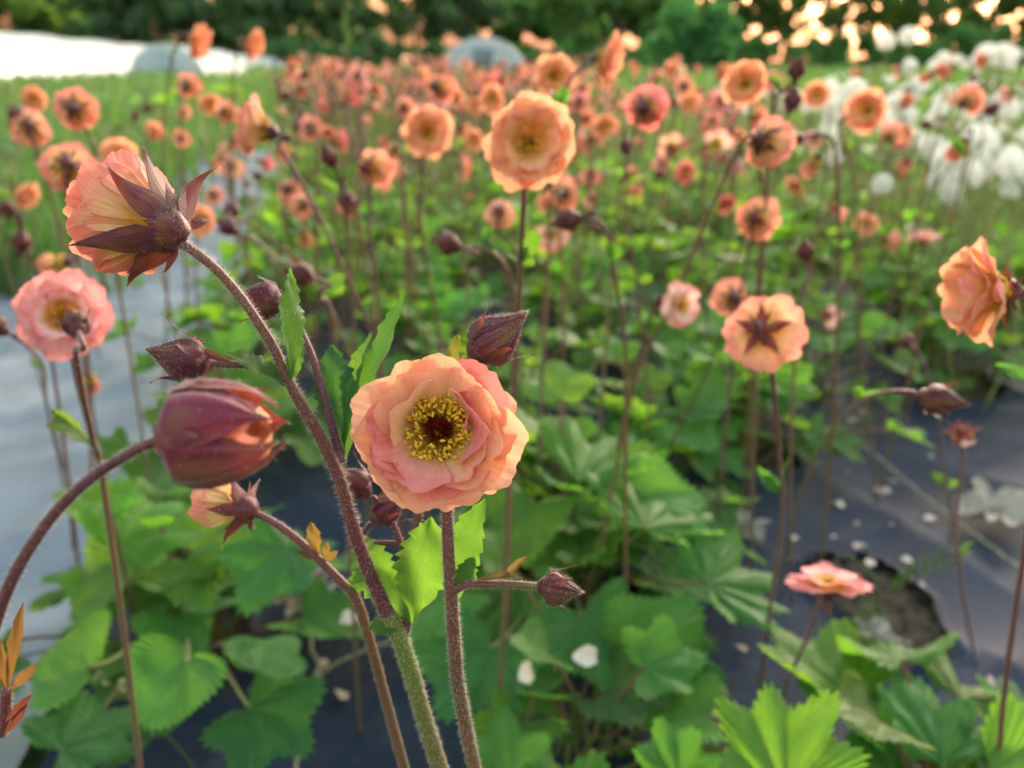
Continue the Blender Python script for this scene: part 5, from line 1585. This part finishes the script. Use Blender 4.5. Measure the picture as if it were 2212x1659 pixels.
# leafy weeds, left of the path and among the dandelions
for i in range(34):
    u = 2.2 + 9 * rng.random() ** 1.2; v = -.95 - rng.random() * (u * .55)
    o = obj('weed_plant', FAR[rng.randrange(3)], None, Matrix.Translation(uv2w(u, v)) @ Matrix.Rotation(rng.uniform(0, 6), 4, 'Z') @ Matrix.Scale(rng.uniform(1.2, 2.6), 4), leafcol(rng, -.1))
    tag(o, 'blurred leafy green weed in the strip left of the silvery path', 'weed', 'weeds left of the path')
for i in range(46):
    u = 1.5 + 9 * rng.random() ** 1.2; v = 1.5 + rng.random() * (1 + u * .55)
    o = obj('weed_plant', FAR[rng.randrange(3)], None, Matrix.Translation(uv2w(u, v)) @ Matrix.Rotation(rng.uniform(0, 6), 4, 'Z') @ Matrix.Scale(rng.uniform(1.0, 1.7), 4), leafcol(rng, -.1))
    tag(o, 'blurred leafy green weed among the dandelion clocks', 'weed', 'weeds in the dandelion meadow')

# dandelion clocks
M_CLOCK = mat_simple('clock', (.80, .82, .79), .7, .1, .5, (.84, .86, .83), .05, 300)
def clock_mesh(seed):
    mb = MB(); r = np.random.RandomState(seed)
    blob(mb, (0, 0, 0), .0035, .0035, .004, (0, 0, 1), 1, 6, 8)
    V = []; F = []
    n = 300
    for k in range(n):
        z = 1 - 2 * (k + .5) / n * .93; a = k * 2.39996
        d = np.array([math.sqrt(max(0, 1 - z * z)) * math.cos(a), math.sqrt(max(0, 1 - z * z)) * math.sin(a), z])
        t = np.cross(d, [.3, .2, .9]); t /= np.linalg.norm(t); b = np.cross(d, t)
        R = .0205 * r.uniform(.92, 1.06)
        o = len(V); w_ = .00016
        V += [d * .0035 + t * w_, d * .0035 - t * w_, d * R]
        F += [(o, o + 1, o + 2)]
        for j in range(5):
            aa = j * 1.2566 + r.rand(); dd = math.cos(aa) * t + math.sin(aa) * b
            pp = np.cross(d, dd)
            o = len(V)
            V += [d * (R - .0015) + pp * .0009, d * (R - .0015) - pp * .0009, d * (R + .001) + dd * .0036]
            F += [(o, o + 1, o + 2)]
    mb.add(np.array(V), np.zeros((len(V), 3)), F, 0)
    return mb.mesh('clock', [M_CLOCK, M_DRY])
CK = [clock_mesh(i) for i in range(3)]
DS = []
for i in range(4):
    mb = MB(); r = random.Random(i)
    mb.tube(spline([(0, 0, 0), (r.uniform(-.03, .03), r.uniform(-.03, .03), .2), (r.uniform(-.04, .04), r.uniform(-.04, .04), .34), (0, 0, .45)], 12), .0018, 5, 0)
    DS.append(mb.mesh('stem', [M_DANST] if 'M_DANST' in globals() else [mat_simple('dandelion_stem', (.22, .26, .10), .6, .2)]))
def dandelion(H, label, group='dandelion clocks in the right meadow', s=1.0):
    i = rng.randrange(4)
    t = thing('dandelion_clock', label, 'dandelion', (H.x, H.y, 0), group)
    obj('stem', DS[i], t, Matrix.Rotation(rng.uniform(0, 6), 4, 'Z') @ Matrix.Diagonal((1, 1, H.z / .45, 1)))
    obj('seed_head', CK[i % 3], t, Matrix.Translation((0, 0, H.z)) @ Matrix.Rotation(rng.uniform(0, 6), 4, 'Z') @ Matrix.Scale(s, 4))
for (x, y, wpx, l) in [(2050, 378, 58, 'large clear round dandelion clock below the orange drooping flower'), (1968, 200, 50, 'dandelion clock right of the coral red flower, upper one'), (1958, 252, 50, 'dandelion clock beside the coral red flower, lower one'),
                       (2130, 115, 44, 'dandelion clock high at the upper right'), (2168, 130, 40, 'dandelion clock at the far upper right'), (1915, 90, 40, 'dandelion clock standing before the dark tree trunks, left one'),
                       (1962, 78, 40, 'tall dandelion clock standing before the dark tree trunks, right one'), (2120, 375, 44, 'dandelion clock near the right edge, partly hidden'), (2020, 258, 44, 'dandelion clock touching the orange drooping flower'),
                       (2180, 240, 46, 'dandelion clock near the right edge at flower height'), (1975, 300, 46, 'dandelion clock low behind the pale ruffled flower')]:
    dandelion(P(x, y, size2depth(.045, wpx)), l, s=1.0)
n = 0; tries = 0
while n < 185 and tries < 20000:
    tries += 1
    nearp = n < 85
    x = rng.uniform(1640, 2290) if nearp else rng.uniform(1400, 2290); y = rng.uniform(175, 420) if nearp else rng.uniform(110, 235)
    if y < 215 - (x - 1400) * .14: continue
    if y > 240 and x < 1700 + (y - 240) * 1.0: continue
    ray = (P(x, y, 1) - CP)
    z = rng.uniform(.27, .50)
    dd = rng.uniform(3.0, 7.0) if abs(ray.z) < .012 else (z - CAM_H) / ray.z
    if y < 150: dd = rng.uniform(1.6, 3.6)
    if not (.85 < dd < 8.5): continue
    q = CP + ray * dd
    if q.z > .66 or (q.x * LAT.x + q.y * LAT.y) < .80: continue
    n += 1
    dandelion(q, 'blurred white dandelion clock ' + ('before the woods, ' if y < 150 else 'at flower height, ' if y < 230 else 'low in the meadow, ') + ('behind the twin dark buds' if x < 1800 else 'around the coral red flower' if x < 1980 else 'behind the pinkish orange flower' if x < 2130 else 'at the right edge'), s=rng.uniform(.70, 1.0))

# ------------------------------------------------------------------ plastic tunnels
def mat_film():
    m, nt = newmat('tunnel_film')
    tc = N(nt, 'ShaderNodeTexCoord')
    n1 = noise(nt, tc.outputs['Object'], .9, 4, .6)
    c = ramp(nt, n1, [(.3, (.80, .83, .86)), (.7, (.92, .93, .94))])
    finish(nt, c, .30, .6, .5, (.92, .93, .95), bump=n1, bstr=.4, bdist=.05)
    return m
M_FILM = mat_film()
M_ENDW = mat_simple('end_film', (.42, .50, .58), .4, .5, .35, (.5, .58, .66), .15, 1.5)
M_HOOP = mat_simple('hoop', (.72, .74, .75), .4, .5)
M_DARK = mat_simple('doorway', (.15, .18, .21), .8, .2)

def tunnel(A, B, width, H, label, hoops, door=True):
    A = Vector(A); B = Vector(B); ax = (B - A); L = ax.length; ax.normalize(); sd_ = Vector((ax.y, -ax.x, 0))
    t = thing('plastic_tunnel', label, 'greenhouse', A, 'plastic tunnels in the field')
    n = 18; m = max(8, hoops * 3)
    Pt = np.zeros((m, n, 3)); At = np.zeros((m, n, 3))
    for i in range(m):
        for j in range(n):
            a = PI * j / (n - 1)
            sag = 1 - .018 * (1 - abs(math.cos(PI * i * hoops / (m - 1))))
            p = A + ax * (L * i / (m - 1)) + sd_ * (-math.cos(a) * width / 2 * sag) + Vector((0, 0, max(0, math.sin(a)) ** .85 * H * sag))
            Pt[i, j] = p; At[i, j] = (i / m, j / n, 0)
    mb = MB(); mb.grid(Pt, At, 0)
    obj('film', mb.mesh('film', [M_FILM], A), t)
    for k in range(hoops + 1):
        c = A + ax * (L * k / hoops)
        mb = MB(); mb.tube([c + sd_ * (-math.cos(PI * j / 16) * (width / 2 + .03)) + Vector((0, 0, math.sin(PI * j / 16) ** .85 * (H + .03))) for j in range(17)], .02, 5, 0)
        obj('hoop', mb.mesh('hoop', [M_HOOP], A), t)
    for c, s_ in ((A, -1), (B, 1)):
        mb = MB()
        pts = [c + ax * (.004 * s_) + sd_ * (-math.cos(PI * j / 16) * width / 2) + Vector((0, 0, math.sin(PI * j / 16) ** .85 * H)) for j in range(17)]
        mb.add([tuple(p) for p in pts], np.zeros((17, 3)), [tuple(range(17))], 0)
        e = obj('end_wall', mb.mesh('end_wall', [M_ENDW], A), t)
        if door and s_ < 0:
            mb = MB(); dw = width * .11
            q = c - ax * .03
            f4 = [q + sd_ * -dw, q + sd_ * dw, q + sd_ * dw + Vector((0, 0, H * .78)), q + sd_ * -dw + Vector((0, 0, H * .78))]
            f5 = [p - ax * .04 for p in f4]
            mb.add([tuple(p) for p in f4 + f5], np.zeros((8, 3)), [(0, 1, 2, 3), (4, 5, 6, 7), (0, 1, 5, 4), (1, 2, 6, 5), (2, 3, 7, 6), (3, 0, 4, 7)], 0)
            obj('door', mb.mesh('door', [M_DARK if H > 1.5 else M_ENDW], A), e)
tunnel((-13.65, 12, 0), (-22.8, 80, 0), 4.4, 1.54, 'long white plastic tunnel running away at the upper left', 13, False)
tunnel((-10.3, 25, 0), (-11.6, 33, 0), 2.2, 1.16, 'small grey arched tunnel end in front of the long white one', 6, True)
tunnel((-1.15, 33, 0), (-1.6, 46, 0), 3.5, 1.62, 'small pale blue arched tunnel with a dark doorway in the middle distance', 8, True)
# low wooden stakes by the long tunnel
for i in range(5):
    x, y = [(-9.6, 17.5), (-8.8, 17.2), (-11.5, 20), (-12.2, 19.5), (-7.9, 17.0)][i]
    mb = MB(); mb.tube([(0, 0, 0), (.01, 0, .3), (0, 0, .62)], .03, 6, 0)
    tag(obj('stake', mb.mesh('stake', [M_FILM]), None, Matrix.Translation((x, y, 0))), 'short whitish stake in the field in front of the tunnels', 'stake', 'stakes before the tunnels')

# ------------------------------------------------------------------ the wood
def mat_foliage():
    m, nt = newmat('foliage')
    oi = N(nt, 'ShaderNodeObjectInfo')
    vec, u, v, s = uvp(nt)
    c = ramp(nt, s, [(0, (.085, .120, .070)), (.5, (.115, .170, .085)), (1, (.14, .21, .08))])
    c = mixc(nt, 1.0, c, oi.outputs['Color'], 'MULTIPLY')
    finish(nt, c, .6, .2, .45, mixc(nt, 1.0, (.12, .22, .05), oi.outputs['Color'], 'MULTIPLY'))
    return m
M_FOL = mat_foliage()
M_BARK = mat_simple('bark', (.075, .062, .05), .9, .1, 0, None, .4, 3)

def crown_mesh(seed, z0, z1, rx, n, size, clumps=26, hang=0.0):
    r = np.random.RandomState(seed)
    cs = []
    for k in range(clumps):
        th = r.rand() * 6.28; zz = r.rand(); q = math.sqrt(r.rand())
        prof = math.sin(PI * (.18 + .72 * zz)) ** .7
        cs.append((rx * q * prof * math.cos(th), rx * q * prof * math.sin(th), z0 + (z1 - z0) * zz, r.uniform(.35, .75) * rx * .5))
    cs = np.array(cs)
    idx = r.randint(0, clumps, n)
    d = r.normal(0, 1, (n, 3)); d /= np.linalg.norm(d, axis=1)[:, None]
    c = cs[idx, :3] + d * (cs[idx, 3] * r.rand(n) ** .4)[:, None]
    a = r.normal(0, 1, (n, 3)); a /= np.linalg.norm(a, axis=1)[:, None]
    b = np.cross(a, r.normal(0, 1, (n, 3))); b /= np.linalg.norm(b, axis=1)[:, None]
    s_ = size * r.uniform(.5, 1.3, n)[:, None]
    c[:, 2] = np.maximum(c[:, 2], .1)
    V = np.stack([c - a * s_, c - b * s_ * .6, c + a * s_, c + b * s_ * .6], 1).reshape(-1, 3)
    me = bpy.data.meshes.new('crown')
    me.from_pydata(V.tolist(), [], [(4 * i, 4 * i + 1, 4 * i + 2, 4 * i + 3) for i in range(n)])
    at = me.attributes.new('uvp', 'FLOAT_VECTOR', 'POINT')
    sh = np.repeat(r.rand(clumps)[idx] * .6 + r.rand(n) * .4, 4)
    at.data.foreach_set('vector', np.stack([sh * 0, sh * 0, sh], 1).astype(np.float32).ravel())
    me.materials.append(M_FOL)
    return me

def trunk_mesh(seed, h, r0):
    mb = MB(); r = random.Random(seed)
    mb.tube(spline([(0, 0, 0), (r.uniform(-.2, .2), 0, h * .4), (r.uniform(-.4, .4), 0, h * .75), (r.uniform(-.5, .5), 0, h)], 14), np.linspace(r0, r0 * .3, 14), 8, 0)
    for k in range(5):
        z = h * r.uniform(.35, .85); a = r.uniform(0, 6.28); L = h * .25
        mb.tube([(0, 0, z), (math.cos(a) * L * .5, math.sin(a) * L * .5, z + L * .35), (math.cos(a) * L, math.sin(a) * L, z + L * .55)], [r0 * .3, r0 * .2, r0 * .08], 5, 0)
    return mb.mesh('trunk', [M_BARK])
CROWN = [crown_mesh(i, .3, 11.5, 4.2, 5200, .42) for i in range(3)]            # leafy to the ground
CROWNH = [crown_mesh(i + 10, 4.2, 12, 4.2, 3000, .38, 28) for i in range(2)]       # open below, light shows under it
CROWNL = [crown_mesh(i + 20, .1, 3.2, 2.6, 2600, .26, 18) for i in range(2)]   # bushes
TR = [trunk_mesh(i, 10, .28) for i in range(3)]

def tree(x, y, me, col, label, grp, s=1.0, th=1.0):
    t = thing('tree', label, 'tree', (x, y, 0), grp)
    rz = Matrix.Rotation(rng.uniform(0, 6.28), 4, 'Z')
    obj('trunk', TR[rng.randrange(3)], t, rz @ Matrix.Diagonal((s * th, s * th, s, 1)))
    obj('crown', me, t, rz @ Matrix.Diagonal((s, s, s * rng.uniform(.9, 1.1), 1)), (*col, 1))
ORD = ['first', 'second', 'third', 'fourth', 'fifth', 'sixth', 'seventh', 'eighth', 'ninth', 'tenth', 'eleventh', 'twelfth', 'thirteenth', 'fourteenth', 'fifteenth', 'sixteenth', 'seventeenth', 'eighteenth']
K = .612 / 1106
rng_before = rng
rng = random.Random(4)
def bx(px, y): return (px - 1106) * K * y
for i, px in enumerate(range(-420, 1560, 110)):
    y = rng.uniform(88, 97)
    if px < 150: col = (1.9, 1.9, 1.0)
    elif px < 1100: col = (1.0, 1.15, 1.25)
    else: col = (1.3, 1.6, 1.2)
    if px in range(760, 1000): 
        me = CROWNH[i % 2]
    else: me = CROWN[i % 3]
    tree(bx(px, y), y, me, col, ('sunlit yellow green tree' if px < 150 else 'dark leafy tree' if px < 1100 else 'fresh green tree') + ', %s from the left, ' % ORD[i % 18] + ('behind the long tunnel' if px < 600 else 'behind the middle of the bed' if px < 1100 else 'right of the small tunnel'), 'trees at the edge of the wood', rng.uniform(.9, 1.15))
for i, px in enumerate(range(-470, 1500, 120)):
    if 730 < px < 1010: continue
    y = rng.uniform(104, 112)
    tree(bx(px, y), y, CROWN[i % 3], (.9, 1.0, 1.1), '%s dim tree from the left, deeper in the wood' % ORD[i % 18], 'trees deeper in the wood', rng.uniform(1.0, 1.3))
for i, px in enumerate([1530, 1600, 1690, 1800, 1925, 2008, 2112, 2200, 2290, 2380, 2460]):
    y = rng.uniform(84, 92)
    tree(bx(px, y), y, CROWNH[i % 2], (1.2, 1.2, .8), '%s bare dark trunked tree before the sunset glow, counted from the left' % ['first', 'second', 'third', 'fourth', 'fifth', 'sixth', 'seventh', 'eighth', 'ninth', 'tenth', 'last'][i], 'bare trunked trees before the glow', rng.uniform(.92, 1.05), 1.4)
for i, px in enumerate(list(range(1480, 2500, 70))):
    y = rng.uniform(76, 84)
    s = rng.uniform(.8, 1.25)
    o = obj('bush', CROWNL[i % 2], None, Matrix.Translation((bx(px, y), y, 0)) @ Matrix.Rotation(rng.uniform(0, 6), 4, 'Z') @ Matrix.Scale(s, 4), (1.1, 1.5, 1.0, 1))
    tag(o, '%s green bush from the left under the sunset glow' % ORD[min(i, 17)], 'bush', 'bushes under the trees')
for i, px in enumerate(range(620, 1500, 85)):
    y = rng.uniform(70, 82)
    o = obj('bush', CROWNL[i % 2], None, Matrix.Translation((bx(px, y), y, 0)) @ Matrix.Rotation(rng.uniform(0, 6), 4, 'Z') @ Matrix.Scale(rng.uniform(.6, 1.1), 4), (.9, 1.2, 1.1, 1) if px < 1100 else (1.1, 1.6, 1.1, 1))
    tag(o, '%s bush from the left at the foot of the wood in the middle' % ORD[i], 'bush', 'bushes at the foot of the wood')
o = obj('bush', CROWNL[0], None, Matrix.Translation((bx(1510, 40), 40, 0)) @ Matrix.Scale(.95, 4), (.7, 1.25, 1.0, 1)); tag(o, 'rounded brighter bush right of the tall side-on flower', 'bush')
